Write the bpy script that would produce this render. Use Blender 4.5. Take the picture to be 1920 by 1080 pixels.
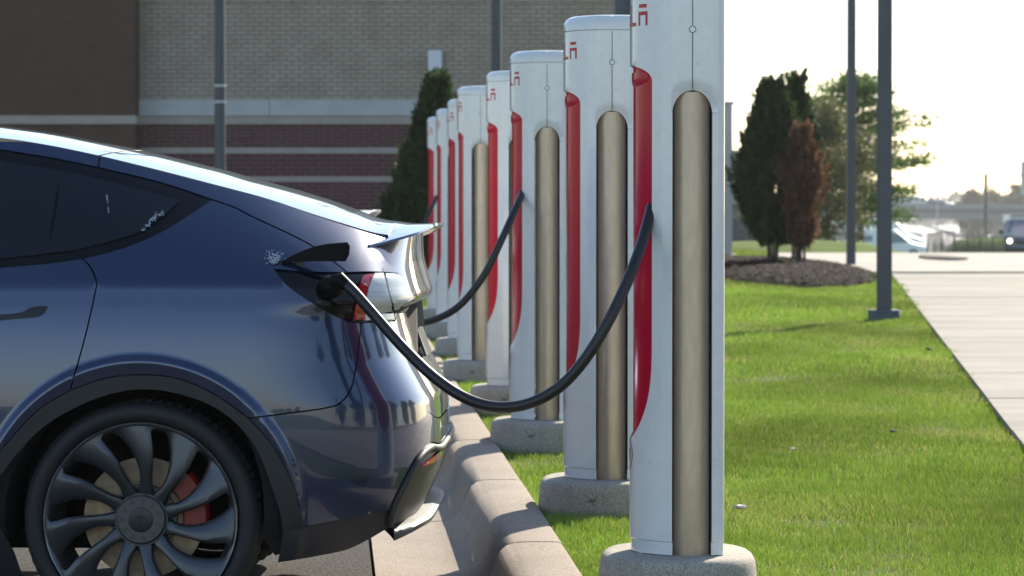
import bpy, bmesh, math, random
import numpy as np
from mathutils import Vector, Matrix
from mathutils.bvhtree import BVHTree
from mathutils.geometry import delaunay_2d_cdt, barycentric_transform

random.seed(7)
RNG = np.random.default_rng(11)
SC = bpy.context.scene
COL = SC.collection
for o in list(bpy.data.objects):
    bpy.data.objects.remove(o)

# ------------------------------------------------------------------ camera
F_PX = 6090.0                      # focal length in pixels of the 1920 px photo
CAM_H = 1.31
HORIZON = 395.0
PITCH = -math.atan((540 - HORIZON) / F_PX)
SL = 0.0069                        # the site rises gently away from the camera
cam_d = bpy.data.cameras.new('camera')
cam = bpy.data.objects.new('camera', cam_d)
COL.objects.link(cam)
cam_d.sensor_width = 36.0
cam_d.lens = 36.0 * F_PX / 1920.0
cam_d.clip_start = 0.1
cam_d.clip_end = 20000
cam_d.dof.use_dof = True
cam_d.dof.focus_distance = 9.5
cam_d.dof.aperture_fstop = 9.0
cam.location = (0, 0, CAM_H)
cam.rotation_euler = (math.radians(90) + PITCH, 0, 0)
SC.camera = cam

# ------------------------------------------------------------------ sky, sun, exposure
SUN_AZ = math.radians(26)          # to the right of the view direction, behind the chargers
SUN_EL = math.radians(31)
world = bpy.data.worlds.new('World')
SC.world = world
world.use_nodes = True
wn = world.node_tree
bg = wn.nodes['Background']
sky = wn.nodes.new('ShaderNodeTexSky')
sky.sky_type = 'NISHITA'
sky.sun_disc = False
sky.sun_elevation = SUN_EL
sky.sun_rotation = SUN_AZ
sky.air_density = 1.0
sky.dust_density = 0.45
sky.ozone_density = 1.0
wn.links.new(sky.outputs[0], bg.inputs[0])
bg.inputs[1].default_value = 0.12
sun_d = bpy.data.lights.new('sun', 'SUN')
sun_d.energy = 5.0
sun_d.angle = math.radians(0.53)
sun_d.color = (1.0, 0.90, 0.74)
sun = bpy.data.objects.new('sun', sun_d)
COL.objects.link(sun)
to_sun = Vector((math.sin(SUN_AZ) * math.cos(SUN_EL), math.cos(SUN_AZ) * math.cos(SUN_EL), math.sin(SUN_EL)))
sun.rotation_euler = to_sun.to_track_quat('Z', 'Y').to_euler()
sun.location = (20, 40, 30)
SC.view_settings.view_transform = 'Standard'
SC.view_settings.look = 'None'
SC.view_settings.gamma = 1.0
SC.view_settings.use_curve_mapping = False
SC.view_settings.exposure = 0.92
SC.render.engine = 'CYCLES'
SC.render.resolution_x = 1024
SC.render.resolution_y = 576

# ------------------------------------------------------------------ helpers
CP, SP = math.cos(PITCH), math.sin(PITCH)
def ray(px, py):
    a = (px - 960) / F_PX
    b = (540 - py) / F_PX
    return Vector((a, CP - b * SP, SP + b * CP))
def pt(px, py, D):
    d = ray(px, py)
    return Vector((0, 0, CAM_H)) + d * (D / d.y)
def on_site(px, py, zp=0.0):
    d = ray(px, py)
    t = (zp - CAM_H) / (d.z - SL * d.y)
    return Vector((0, 0, CAM_H)) + d * t
def site_z(y):
    return SL * y

def tag(o, label=None, cat=None, group=None, kind=None):
    if label: o['label'] = label
    if cat: o['category'] = cat
    if group: o['group'] = group
    if kind: o['kind'] = kind
    return o
def empty(name, loc=(0, 0, 0), rz=0.0):
    o = bpy.data.objects.new(name, None)
    COL.objects.link(o)
    o.location = loc
    o.rotation_euler = (0, 0, rz)
    return o
def mesh_obj(name, verts, faces, m=None, parent=None, smooth=False, sharp=None):
    me = bpy.data.meshes.new(name)
    me.from_pydata([tuple(v) for v in verts], [], faces)
    me.update()
    if smooth:
        me.polygons.foreach_set('use_smooth', [True] * len(me.polygons))
    if m: me.materials.append(m)
    o = bpy.data.objects.new(name, me)
    COL.objects.link(o)
    if parent: o.parent = parent
    if smooth and sharp is not None:
        me.set_sharp_from_angle(angle=math.radians(sharp))
    return o
def link_obj(name, me, parent=None):
    o = bpy.data.objects.new(name, me)
    COL.objects.link(o)
    if parent: o.parent = parent
    return o
def copy_tree(o, parent=None):
    c = o.copy()
    COL.objects.link(c)
    c.parent = parent
    for ch in list(o.children):
        copy_tree(ch, c)
    return c

class MB:
    """collects shapes for ONE mesh"""
    def __init__(s): s.v = []; s.f = []
    def add(s, vs, fs):
        b = len(s.v)
        s.v += [tuple(v) for v in vs]
        s.f += [tuple(i + b for i in f) for f in fs]
        return s
    def box(s, c, d, rz=0.0):
        x, y, z = d[0] / 2, d[1] / 2, d[2] / 2
        R = Matrix.Rotation(rz, 3, 'Z')
        vs = [R @ Vector((i * x, j * y, k * z)) + Vector(c) for i in (-1, 1) for j in (-1, 1) for k in (-1, 1)]
        s.add(vs, [(0, 1, 3, 2), (4, 6, 7, 5), (0, 4, 5, 1), (2, 3, 7, 6), (0, 2, 6, 4), (1, 5, 7, 3)])
        return s
    def loft(s, rings, cap0=True, cap1=True, closed=True):
        n = len(rings[0])
        vs = [p for r in rings for p in r]
        fs = []
        for i in range(len(rings) - 1):
            for j in range(n if closed else n - 1):
                k = (j + 1) % n
                fs.append((i * n + j, i * n + k, (i + 1) * n + k, (i + 1) * n + j))
        if cap0: fs.append(tuple(range(n))[::-1])
        if cap1: fs.append(tuple((len(rings) - 1) * n + j for j in range(n)))
        return s.add(vs, fs)
    def tube(s, pts, r, n=10, cap=True):
        pts = [Vector(p) for p in pts]
        rr = r if hasattr(r, '__len__') else [r] * len(pts)
        rings = []
        up = None
        for i, p in enumerate(pts):
            t = (pts[min(i + 1, len(pts) - 1)] - pts[max(i - 1, 0)]).normalized()
            if up is None:
                up = t.orthogonal().normalized()
            up = (up - t * up.dot(t)).normalized()
            w = t.cross(up)
            rings.append([p + (up * math.cos(2 * math.pi * k / n) + w * math.sin(2 * math.pi * k / n)) * rr[i] for k in range(n)])
        return s.loft(rings, cap, cap)
    def build(s, name, m, parent=None, smooth=False, sharp=40):
        return mesh_obj(name, s.v, s.f, m, parent, smooth, sharp if smooth else None)

def catmull(p, n=8):
    """smooth chain through points"""
    p = [np.array(q, float) for q in p]
    if len(p) < 3:
        return [tuple(p[0] + (p[-1] - p[0]) * t / n) for t in range(n + 1)]
    e = [2 * p[0] - p[1]] + p + [2 * p[-1] - p[-2]]
    out = []
    for i in range(1, len(e) - 2):
        # centripetal-ish
        for k in range(n):
            t = k / n
            a, b, c, d = e[i - 1], e[i], e[i + 1], e[i + 2]
            out.append(tuple(0.5 * ((2 * b) + (c - a) * t + (2 * a - 5 * b + 4 * c - d) * t * t + (3 * b - a - 3 * c + d) * t ** 3)))
    out.append(tuple(p[-1]))
    return out

# ------------------------------------------------------------------ materials
def mat(name, color, rough=0.6, metal=0.0, vary=0.0, scale=8.0, bump=0.0, bscale=60.0, spec=None, coat=0.0,
        color2=None, detail=4.0, stretch=None, transl=0.0, coat_rough=0.03, dist=0.004, grain=0.0, gscale=260.0, pits=0.0):
    m = bpy.data.materials.new(name)
    m.use_nodes = True
    nt = m.node_tree
    b = nt.nodes['Principled BSDF']
    b.inputs['Roughness'].default_value = rough
    b.inputs['Metallic'].default_value = metal
    if spec is not None: b.inputs['Specular IOR Level'].default_value = spec
    if coat:
        b.inputs['Coat Weight'].default_value = coat
        b.inputs['Coat Roughness'].default_value = coat_rough
    c = tuple(color) + (1,)
    b.inputs['Base Color'].default_value = c
    tc = None
    if vary or color2 or bump:
        tc = nt.nodes.new('ShaderNodeTexCoord')
        mp = nt.nodes.new('ShaderNodeMapping')
        nt.links.new(tc.outputs['Object'], mp.inputs['Vector'])
        if stretch: mp.inputs['Scale'].default_value = stretch
    if vary or color2:
        nz = nt.nodes.new('ShaderNodeTexNoise')
        nz.inputs['Scale'].default_value = scale
        nz.inputs['Detail'].default_value = detail
        nt.links.new(mp.outputs[0], nz.inputs['Vector'])
        rp = nt.nodes.new('ShaderNodeValToRGB')
        rp.color_ramp.elements[0].position = 0.32
        rp.color_ramp.elements[1].position = 0.68
        if color2:
            rp.color_ramp.elements[0].color = c
            rp.color_ramp.elements[1].color = tuple(color2) + (1,)
        else:
            rp.color_ramp.elements[0].color = tuple(max(0, x * (1 - vary)) for x in color) + (1,)
            rp.color_ramp.elements[1].color = tuple(min(1, x * (1 + vary)) for x in color) + (1,)
        nt.links.new(nz.outputs['Fac'], rp.inputs['Fac'])
        nt.links.new(rp.outputs['Color'], b.inputs['Base Color'])
        src = rp.outputs['Color']
        for amt, gsc, lo, hi in ((grain, gscale, 0.35, 0.65), (pits, 38.0, 0.27, 0.36)):
            if not amt: continue
            n3 = nt.nodes.new('ShaderNodeTexNoise'); n3.inputs['Scale'].default_value = gsc; n3.inputs['Detail'].default_value = 4.0
            nt.links.new(mp.outputs[0], n3.inputs['Vector'])
            r3 = nt.nodes.new('ShaderNodeValToRGB')
            r3.color_ramp.elements[0].position = lo; r3.color_ramp.elements[1].position = hi
            r3.color_ramp.elements[0].color = (1 - amt, 1 - amt, 1 - amt, 1); r3.color_ramp.elements[1].color = (1, 1, 1, 1)
            nt.links.new(n3.outputs['Fac'], r3.inputs['Fac'])
            mm = nt.nodes.new('ShaderNodeMix'); mm.data_type = 'RGBA'; mm.blend_type = 'MULTIPLY'; mm.inputs[0].default_value = 1.0
            nt.links.new(src, mm.inputs[6]); nt.links.new(r3.outputs['Color'], mm.inputs[7])
            src = mm.outputs[2]
        nt.links.new(src, b.inputs['Base Color'])
    if bump:
        n2 = nt.nodes.new('ShaderNodeTexNoise')
        n2.inputs['Scale'].default_value = bscale
        n2.inputs['Detail'].default_value = 5.0
        nt.links.new(mp.outputs[0], n2.inputs['Vector'])
        bp = nt.nodes.new('ShaderNodeBump')
        bp.inputs['Strength'].default_value = bump
        bp.inputs['Distance'].default_value = dist
        nt.links.new(n2.outputs['Fac'], bp.inputs['Height'])
        nt.links.new(bp.outputs['Normal'], b.inputs['Normal'])
    return m
def attr_mat(name, rough=0.6, transl=0.4, attr='tint', spec=0.3):
    """colour from a per-leaf / per-blade attribute, part of the light passing through"""
    m = bpy.data.materials.new(name)
    m.use_nodes = True
    nt = m.node_tree
    b = nt.nodes['Principled BSDF']
    b.inputs['Roughness'].default_value = rough
    b.inputs['Specular IOR Level'].default_value = spec
    at = nt.nodes.new('ShaderNodeAttribute')
    at.attribute_name = attr
    nt.links.new(at.outputs['Color'], b.inputs['Base Color'])
    tr = nt.nodes.new('ShaderNodeBsdfTranslucent')
    nt.links.new(at.outputs['Color'], tr.inputs['Color'])
    mx = nt.nodes.new('ShaderNodeMixShader')
    mx.inputs[0].default_value = transl
    nt.links.new(b.outputs[0], mx.inputs[1])
    nt.links.new(tr.outputs[0], mx.inputs[2])
    nt.links.new(mx.outputs[0], nt.nodes['Material Output'].inputs['Surface'])
    return m
def big_mesh(name, V, T, tint, m, parent=None):
    """numpy triangles / quads in one mesh with a colour per face corner taken from per-vertex tint"""
    me = bpy.data.meshes.new(name)
    k = T.shape[1]
    me.vertices.add(len(V)); me.vertices.foreach_set('co', V.astype(np.float32).ravel())
    me.loops.add(T.size); me.loops.foreach_set('vertex_index', T.astype(np.int32).ravel())
    me.polygons.add(len(T))
    me.polygons.foreach_set('loop_start', np.arange(0, T.size, k, dtype=np.int32))
    me.polygons.foreach_set('loop_total', np.full(len(T), k, dtype=np.int32))
    me.update(calc_edges=True)
    if tint is not None:
        a = me.color_attributes.new('tint', 'FLOAT_COLOR', 'POINT')
        a.data.foreach_set('color', np.concatenate([tint, np.ones((len(tint), 1))], 1).astype(np.float32).ravel())
    me.validate()
    me.materials.append(m)
    o = bpy.data.objects.new(name, me)
    COL.objects.link(o)
    if parent: o.parent = parent
    return o

M = {}
M['asphalt'] = mat('asphalt', (0.022, 0.021, 0.021), 0.95, color2=(0.095, 0.088, 0.078), scale=75, bump=1.0, bscale=85, detail=2, dist=0.012, spec=0.2)
M['concrete'] = mat('kerb concrete', (0.36, 0.295, 0.235), 0.92, color2=(0.44, 0.37, 0.30), scale=2.2, bump=0.5, bscale=420, detail=5, dist=0.002, grain=0.6, gscale=190, pits=0.55)
M['gutter'] = M['concrete']
M['pedestal'] = mat('cast concrete', (0.40, 0.36, 0.30), 0.88, color2=(0.50, 0.455, 0.385), scale=5, bump=0.45, bscale=130, detail=8, dist=0.003, grain=0.45, gscale=170, pits=0.55)
M['walk'] = mat('pavement concrete', (0.225, 0.205, 0.175), 0.9, color2=(0.37, 0.34, 0.295), scale=1.1, bump=0.3, bscale=160, detail=10, stretch=(0.7, 2.0, 1), grain=0.35, gscale=60, pits=0.4)
M['soil'] = mat('turf soil', (0.05, 0.075, 0.02), 0.95, color2=(0.11, 0.13, 0.045), scale=5, bump=0.6, bscale=60, spec=0.1)
M['mulch'] = mat('mulch soil', (0.010, 0.007, 0.006), 0.95, color2=(0.022, 0.014, 0.011), scale=20, bump=0.8, bscale=60, spec=0.05)
M['white'] = mat('white gloss shell', (0.76, 0.77, 0.77), 0.2, coat=0.6, vary=0.03, scale=3.0, detail=8, grain=0.05, gscale=25, pits=0.10)
M['cream'] = mat('ivory cap plastic', (0.76, 0.77, 0.76), 0.28, coat=0.4, vary=0.02, scale=5)
M['champ'] = mat('champagne metal', (0.60, 0.475, 0.36), 0.40, metal=0.7, vary=0.07, scale=4, detail=8, stretch=(1, 1, 0.25), bump=0.05, bscale=40, grain=0.12, gscale=60)
M['red'] = mat('red gloss liner', (0.52, 0.001, 0.024), 0.2, spec=0.22)
M['redink'] = mat('red lettering', (0.55, 0.02, 0.03), 0.4)
M['ink'] = mat('dark ink', (0.02, 0.022, 0.03), 0.5)
M['black'] = mat('black rubber', (0.005, 0.005, 0.006), 0.5, spec=0.12)
M['seam'] = mat('dark joint', (0.015, 0.015, 0.016), 0.8)
M['cable'] = mat('black cable jacket', (0.014, 0.014, 0.016), 0.38, bump=0.1, bscale=30)
M['paint'] = mat('metallic car paint', (0.027, 0.041, 0.094), 0.22, metal=0.58, coat=1.0, coat_rough=0.012)
M['white_paint'] = mat('white car paint', (0.75, 0.76, 0.78), 0.3, coat=1.0)
M['glass'] = mat('tinted car glass', (0.004, 0.006, 0.009), 0.03, spec=0.55)
M['trim'] = mat('gloss black trim', (0.004, 0.004, 0.005), 0.14, spec=0.32)
M['clad'] = mat('satin black plastic', (0.022, 0.023, 0.026), 0.5, bump=0.08, bscale=400)
M['well'] = mat('wheel well felt', (0.008, 0.008, 0.008), 0.95)
M['tyre'] = mat('tyre rubber', (0.016, 0.016, 0.017), 0.7, bump=0.1, bscale=90)
M['wheel'] = mat('satin grey alloy', (0.08, 0.085, 0.095), 0.36, metal=0.7)
M['wheel_edge'] = mat('scuffed bare rim edge', (0.5, 0.5, 0.5), 0.4, metal=0.8, color2=(0.08, 0.085, 0.095), scale=14)
M['disc'] = mat('brake disc steel', (0.36, 0.25, 0.16), 0.55, metal=0.2, vary=0.25, scale=40)
M['caliper'] = mat('red caliper paint', (0.22, 0.007, 0.008), 0.4, coat=0.3)
M['emblem'] = mat('dark emblem', (0.03, 0.032, 0.038), 0.35, metal=0.5)
M['lens'] = mat('clear lamp lens', (0.42, 0.46, 0.49), 0.28, coat=0.35, color2=(0.60, 0.64, 0.66), scale=30, stretch=(0.15, 0.15, 3.0))
M['redlens'] = mat('red lamp lens', (0.40, 0.012, 0.02), 0.10, coat=1.0)
M['plate'] = mat('plate back', (0.05, 0.05, 0.055), 0.4)
M['splash'] = mat('dried white splash', (0.42, 0.46, 0.52), 0.8)
M['pole'] = mat('dark painted steel', (0.055, 0.065, 0.078), 0.45, vary=0.12, scale=3)
M['steel'] = mat('galvanised steel', (0.46, 0.47, 0.48), 0.45, metal=0.3, vary=0.08, scale=3)
M['barkm'] = mat('grey bark', (0.055, 0.044, 0.036), 0.9, vary=0.3, scale=20, bump=0.5, bscale=30)
M['leaf'] = attr_mat('leaf', 0.5, 0.45)
M['needle'] = attr_mat('needle foliage', 0.6, 0.42)
M['grass'] = attr_mat('grass blade', 0.45, 0.45, spec=0.4)

# ================================================================== SETTING
KS = -0.056                                    # the kerb line drifts to the left with depth
def kerb_x(y): return KS * (y - 10.6)
Z_LAWN = 0.135

def sheet(name, outline, zp, m, ny=1):
    """flat sheet on the gently rising site, outline in x,y"""
    vs = [(x, y, zp + site_z(y)) for x, y in outline]
    o = mesh_obj(name, vs, [tuple(range(len(vs)))], m)
    return tag(o, kind='structure')

# far ground: one terrain sheet to the horizon, falling away behind the site
def terrain_z(y):
    if y < 62: return site_z(y) - 0.03 if y > -70 else -0.5
    pts = [(62, site_z(62) - 0.05), (75, 0.1), (130, -0.75), (200, -1.3), (330, -4.8), (420, -5.8), (9000, -5.8)]
    return float(np.interp(y, [p[0] for p in pts], [p[1] for p in pts]))
M['terrain'] = mat('rough grassland', (0.075, 0.125, 0.02), 0.95, color2=(0.12, 0.17, 0.04), scale=0.6, bump=0.4, bscale=3, spec=0.05)
ys = [-400, -200, -70, -30, 0, 30, 61, 62, 75, 90, 110, 130, 165, 200, 260, 330, 420, 700, 1200, 2500, 5000, 9000]
xs = [-6000, -1500, -400, -100, -40, 0, 20, 60, 120, 400, 1500, 6000]
vs = [(x, y, terrain_z(y) - (0.0 if y > 61 else 0.12)) for y in ys for x in xs]
nx = len(xs)
fs = [(j * nx + i, j * nx + i + 1, (j + 1) * nx + i + 1, (j + 1) * nx + i) for j in range(len(ys) - 1) for i in range(nx - 1)]
tag(mesh_obj('terrain', vs, fs, M['terrain'], smooth=True), kind='structure')

# parking lot asphalt: behind the camera too (the car mirrors it)
G0 = -0.44                                     # gutter / asphalt joint, measured from the kerb line
sheet('parking_lot', [(-60, -60), (kerb_x(-60) + G0 - 0.012, -60), (kerb_x(38) + G0 - 0.012, 38), (-60, 38)], 0.0, M['asphalt'])
sheet('back_lot', [(-60, 38.0), (kerb_x(38) + G0, 38.0), (2.2, 38.0), (2.2, 61), (-60, 61)], -0.004, M['asphalt'])

# kerb and gutter: cast segments with open joints
prof = [(G0, -0.10), (G0, 0.004), (G0 + 0.13, -0.008), (-0.20, -0.016), (-0.145, -0.012), (-0.105, 0.004), (-0.078, 0.030), (-0.062, 0.062),
        (-0.050, 0.096), (-0.036, 0.124), (-0.016, 0.142), (0.012, 0.150), (0.06, 0.152), (0.15, 0.151), (0.165, 0.145), (0.168, 0.12), (0.168, -0.10)]
kerb = empty('kerb', (0, 0, 0))
tag(kerb, kind='structure')
def prof_at(y, jit=0.0):
    return [(kerb_x(y) + q + jit, y - KS * q, z + site_z(y)) for q, z in prof]
joints = [-4.4, -2.25, -0.1, 2.05, 4.2, 6.35, 8.5, 10.62, 12.9, 14.95, 17.1, 19.25, 21.4, 23.55, 25.7, 27.85, 30.0, 32.2, 34.4, 36.6]
for i in range(len(joints) - 1):
    a, b = joints[i] + 0.005, joints[i + 1] - 0.005
    js = random.uniform(-0.002, 0.002)
    mb = MB()
    ch = 0.006
    r0 = [(x + (0.0), y, z - (0.005 if k not in (0, 16) else 0)) for k, (x, y, z) in enumerate(prof_at(a, js))]
    r1 = [(x, y, z - (0.005 if k not in (0, 16) else 0)) for k, (x, y, z) in enumerate(prof_at(b, js))]
    mb.loft([r0, prof_at(a + ch, js), prof_at((a + b) / 2, js), prof_at(b - ch, js), r1])
    mb.build('kerb_segment', M['concrete'], kerb, smooth=True, sharp=35)
# bed of the joints
mb = MB()
mb.loft([[(kerb_x(y) + q * 0.97 + 0.0, y - KS * q, z - 0.012 + site_z(y)) for q, z in prof] for y in (-4.4, 36.6)])
mb.build('joint_bed', M['seam'], kerb)

# lawn
def walk_left(y): return 2.33 + 0.0965 * (y - 14.8)
K1 = 0.172
ly = [-5, 0, 5, 10, 15, 20, 25, 30, 38, 38.01, 46, 52, 62]
lv = []
for y in ly:
    x0 = kerb_x(y) + K1 if y <= 38 else (-2.4 if y < 50 else 2.3)
    x1 = walk_left(y) if y < 45.3 else 4.6
    lv += [(x0 + (x1 - x0) * k / 4, y, Z_LAWN - 0.03 + site_z(y)) for k in range(5)]
tag(mesh_obj('lawn', lv, [(j * 5 + i, j * 5 + i + 1, j * 5 + i + 6, j * 5 + i + 5) for j in range(len(ly) - 1) for i in range(4)], M['soil']), kind='structure')
# concrete footpath in slabs, crossing drive behind it
path = empty('footpath'); tag(path, kind='structure')
sl_y = [-6 + 2.4 * k for k in range(22)]
for y0 in sl_y:
    if y0 > 44: break
    y1 = y0 + 2.4 - 0.012
    mb = MB()
    o_ = [(walk_left(y0), y0), (walk_left(y0) + 3.4, y0), (walk_left(y1) + 3.4, y1), (walk_left(y1), y1)]
    top = Z_LAWN + 0.012 + random.uniform(-0.003, 0.003)
    mb.loft([[(x, y, site_z(y) - 0.05) for x, y in o_], [(x, y, site_z(y) + top) for x, y in o_]])
    mb.build('slab', M['walk'], path)
M['drive'] = mat('pale drive concrete', (0.27, 0.25, 0.22), 0.88, color2=(0.36, 0.335, 0.295), scale=1.2, detail=8, bump=0.2, bscale=80)
yw = sl_y[20] + 2.4
drive = empty('driveway'); tag(drive, kind='structure')
for k in range(9):
    x0 = 4.55 + k * 4.0
    for (ya, yb) in ((45.2, 52.0), (52.005, 58.5)):
        mb = MB()
        o_ = [(x0, ya), (x0 + 3.995, ya), (x0 + 3.995, yb), (x0, yb)]
        mb.loft([[(x, y, site_z(y) - 0.05) for x, y in o_], [(x, y, site_z(y) + Z_LAWN + 0.016) for x, y in o_]])
        mb.build('slab', M['drive'], drive)
# grass strip and road right of the footpath
sheet('road', [(walk_left(-6) + 3.41, -6), (40, -6), (40, 45.19), (walk_left(45.19) + 3.41, 45.19)], Z_LAWN + 0.004, M['drive'])
# raised island nose beside the drive
mb = MB()
c = on_site(1800, 484, 0.2)
ring = lambda r, z: [(c.x + (0.36 * math.cos(a)) * r, c.y + 2.0 + 1.5 * math.sin(a) * r, z + site_z(c.y)) for a in np.linspace(0, 2 * math.pi, 24, endpoint=False)]
mb.loft([ring(1, 0.0), ring(1, Z_LAWN + 0.07), ring(0.9, Z_LAWN + 0.10)])
tag(mb.build('traffic_island', M['drive'], smooth=True), kind='structure')

# ================================================================== STORE BUILDING
BY = 51.5
def bz(py): return CAM_H - (py - 353) * BY / F_PX + site_z(BY)
def bx(px): return (px - 960) * BY / F_PX
store = empty('store_building', (0, BY, site_z(BY)))
tag(store, 'low brick store with beige upper wall, dark red brick base and pale stone bands', 'building')
OX, OY, OZ = 0, BY, site_z(BY)
M['beige'] = mat('beige brick', (0.36, 0.30, 0.235), 0.9, color2=(0.46, 0.39, 0.31), scale=3, detail=6, bump=0.3, bscale=80)
M['mortar'] = mat('mortar', (0.23, 0.20, 0.165), 0.95)
M['redbrick'] = mat('dark red brick', (0.09, 0.030, 0.032), 0.9, color2=(0.15, 0.044, 0.044), scale=2.2, detail=6, bump=0.3, bscale=80)
M['rmortar'] = mat('grey mortar', (0.19, 0.17, 0.16), 0.95)
M['band'] = mat('pale cast stone', (0.48, 0.49, 0.48), 0.85, vary=0.08, scale=2)
M['ledge'] = mat('warm stone ledge', (0.40, 0.35, 0.30), 0.9, vary=0.08, scale=3)
M['brown'] = mat('brown stucco', (0.095, 0.056, 0.038), 0.95, vary=0.10, scale=4, detail=8, bump=0.3, bscale=60)
x_l, x_r = bx(262), 2.35
def sbox(name, x0, x1, y0, y1, z0, z1, m):
    mb = MB(); mb.box(((x0 + x1) / 2 - OX, (y0 + y1) / 2 - OY, (z0 + z1) / 2 - OZ), (x1 - x0, y1 - y0, z1 - z0))
    return mb.build(name, m, store)
g0 = OZ - 0.2
sbox('wall', -30, x_r, BY + 0.10, BY + 24, g0, OZ + 7.0, M['mortar'])
sbox('base_wall', x_l - 0.3, x_r - 0.004, BY + 0.012, BY + 0.098, g0, bz(233), M['rmortar'])
sbox('upper_wall', x_l - 0.3, x_r - 0.004, BY + 0.012, BY + 0.098, bz(187), OZ + 6.9, M['mortar'])
sbox('roof_coping', -30.1, x_r + 0.1, BY - 0.7, BY + 24.1, OZ + 7.003, OZ + 7.2, M['band'])
# stone bands in lengths
for k in range(9):
    xa = x_l + k * 2.62 - 0.55
    a, b = max(xa, x_l), min(xa + 2.612, x_r + 0.03)
    if b > a:
        sbox('stone_band', a, b, BY - 0.05, BY + 0.09, bz(217), bz(187), M['band'])
        sbox('stone_band', a, b, BY - 0.05, BY + 0.09, bz(2), bz(-26), M['band'])
sbox('stone_ledge', x_l, x_r + 0.02, BY - 0.02, BY + 0.09, bz(233), bz(217.2), M['ledge'])
sbox('stone_course', x_l, x_r + 0.015, BY - 0.012, BY + 0.09, bz(288), bz(277), M['ledge'])
sbox('stone_course', x_l, x_r + 0.015, BY - 0.012, BY + 0.09, bz(341), bz(331), M['ledge'])
# projecting brown bay on the left
sbox('stucco_bay', -30, x_l, BY - 0.6, BY + 0.05, g0, bz(235) , M['brown'])
sbox('bay_band', -30.02, x_l + 0.02, BY - 0.64, BY + 0.05, bz(235) + 0.002, bz(219), M['ledge'])
sbox('stucco_bay', -30, x_l, BY - 0.6, BY + 0.05, bz(219) + 0.002, OZ + 6.95, M['brown'])
# bricks, each with its own edges, in running bond
BL, BH, J = 24 * BY / F_PX, 7.95 * BY / F_PX, 0.011
brick_me = None
def brick_verts(x, z, l, h, d):
    e = 0.004
    f = [(x, 0.02, z), (x + l, 0.02, z), (x + l, 0.02, z + h), (x, 0.02, z + h)]
    t = [(x + e, -d, z + e), (x + l - e, -d, z + e), (x + l - e, -d, z + h - e), (x + e, -d, z + h - e)]
    return f + t, [(4, 5, 6, 7), (0, 1, 5, 4), (1, 2, 6, 5), (2, 3, 7, 6), (3, 0, 4, 7)]
shared = {}
def courses(z0, z1, m, individual, budget, stuff_mb):
    n = max(1, round((z1 - z0) / BH)); h = (z1 - z0) / n
    used = 0
    for r in range(n):
        off = -0.5 * BL * (r % 2)
        x = x_l + off
        while x < x_r:
            a, b = max(x, x_l + 0.002), min(x + BL - J, x_r - 0.004)
            if b - a > 0.03:
                z = z0 + r * h + J / 2
                full = abs((b - a) - (BL - J)) < 1e-4
                vis = individual and a < bx(760) and used < budget
                if vis and full:
                    key = (m.name, round(h, 4))
                    if key not in shared:
                        v, f = brick_verts(0, 0, BL - J, h - J, 0.0)
                        me = bpy.data.meshes.new('brick'); me.from_pydata(v, [], f); me.materials.append(m); shared[key] = me
                    o = link_obj('brick', shared[key], store)
                    o.location = (a - OX, BY + random.uniform(-0.004, 0.002) - OY, z - OZ)
                    used += 1
                else:
                    v, f = brick_verts(a - OX, z - OZ, b - a, h - J, random.uniform(-0.002, 0.004))
                    stuff_mb.add([(p[0], p[1] + BY - OY, p[2]) for p in v], f)
            x += BL
    return used
smb = MB(); bud = 300
bud -= courses(bz(277), bz(233), M['redbrick'], True, bud, smb)
bud -= courses(bz(331), bz(288), M['redbrick'], True, bud, smb)
courses(bz(402), bz(341), M['redbrick'], True, bud, smb)
courses(OZ - 0.1, bz(402), M['redbrick'], False, 0, smb)
tag(smb.build('brick_courses', M['redbrick'], store), kind='stuff')
smb = MB()
courses(bz(187), bz(2), M['beige'], False, 0, smb)
courses(bz(-26), OZ + 6.9, M['beige'], False, 0, smb)
tag(smb.build('beige_brick_courses', M['beige'], store), kind='stuff')
# box on the wall
M['boxwhite'] = mat('white enamel', (0.70, 0.72, 0.75), 0.4)
wbx = empty('wall_box', (bx(816), BY - 0.02, bz(135)))
tag(wbx, 'small white metal box fixed high on the beige brick wall', 'utility box')
mb = MB(); mb.box((0, -0.06, 0.165), (0.22, 0.12, 0.33)); mb.build('housing', M['boxwhite'], wbx)
mb = MB(); mb.box((0, -0.125, 0.165), (0.19, 0.008, 0.30)); mb.build('door', M['boxwhite'], wbx)
mb = MB(); mb.tube([(0.0, -0.05, -0.0), (0.0, -0.05, -0.6)], 0.012, 8); mb.build('conduit', M['steel'], wbx)

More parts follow.
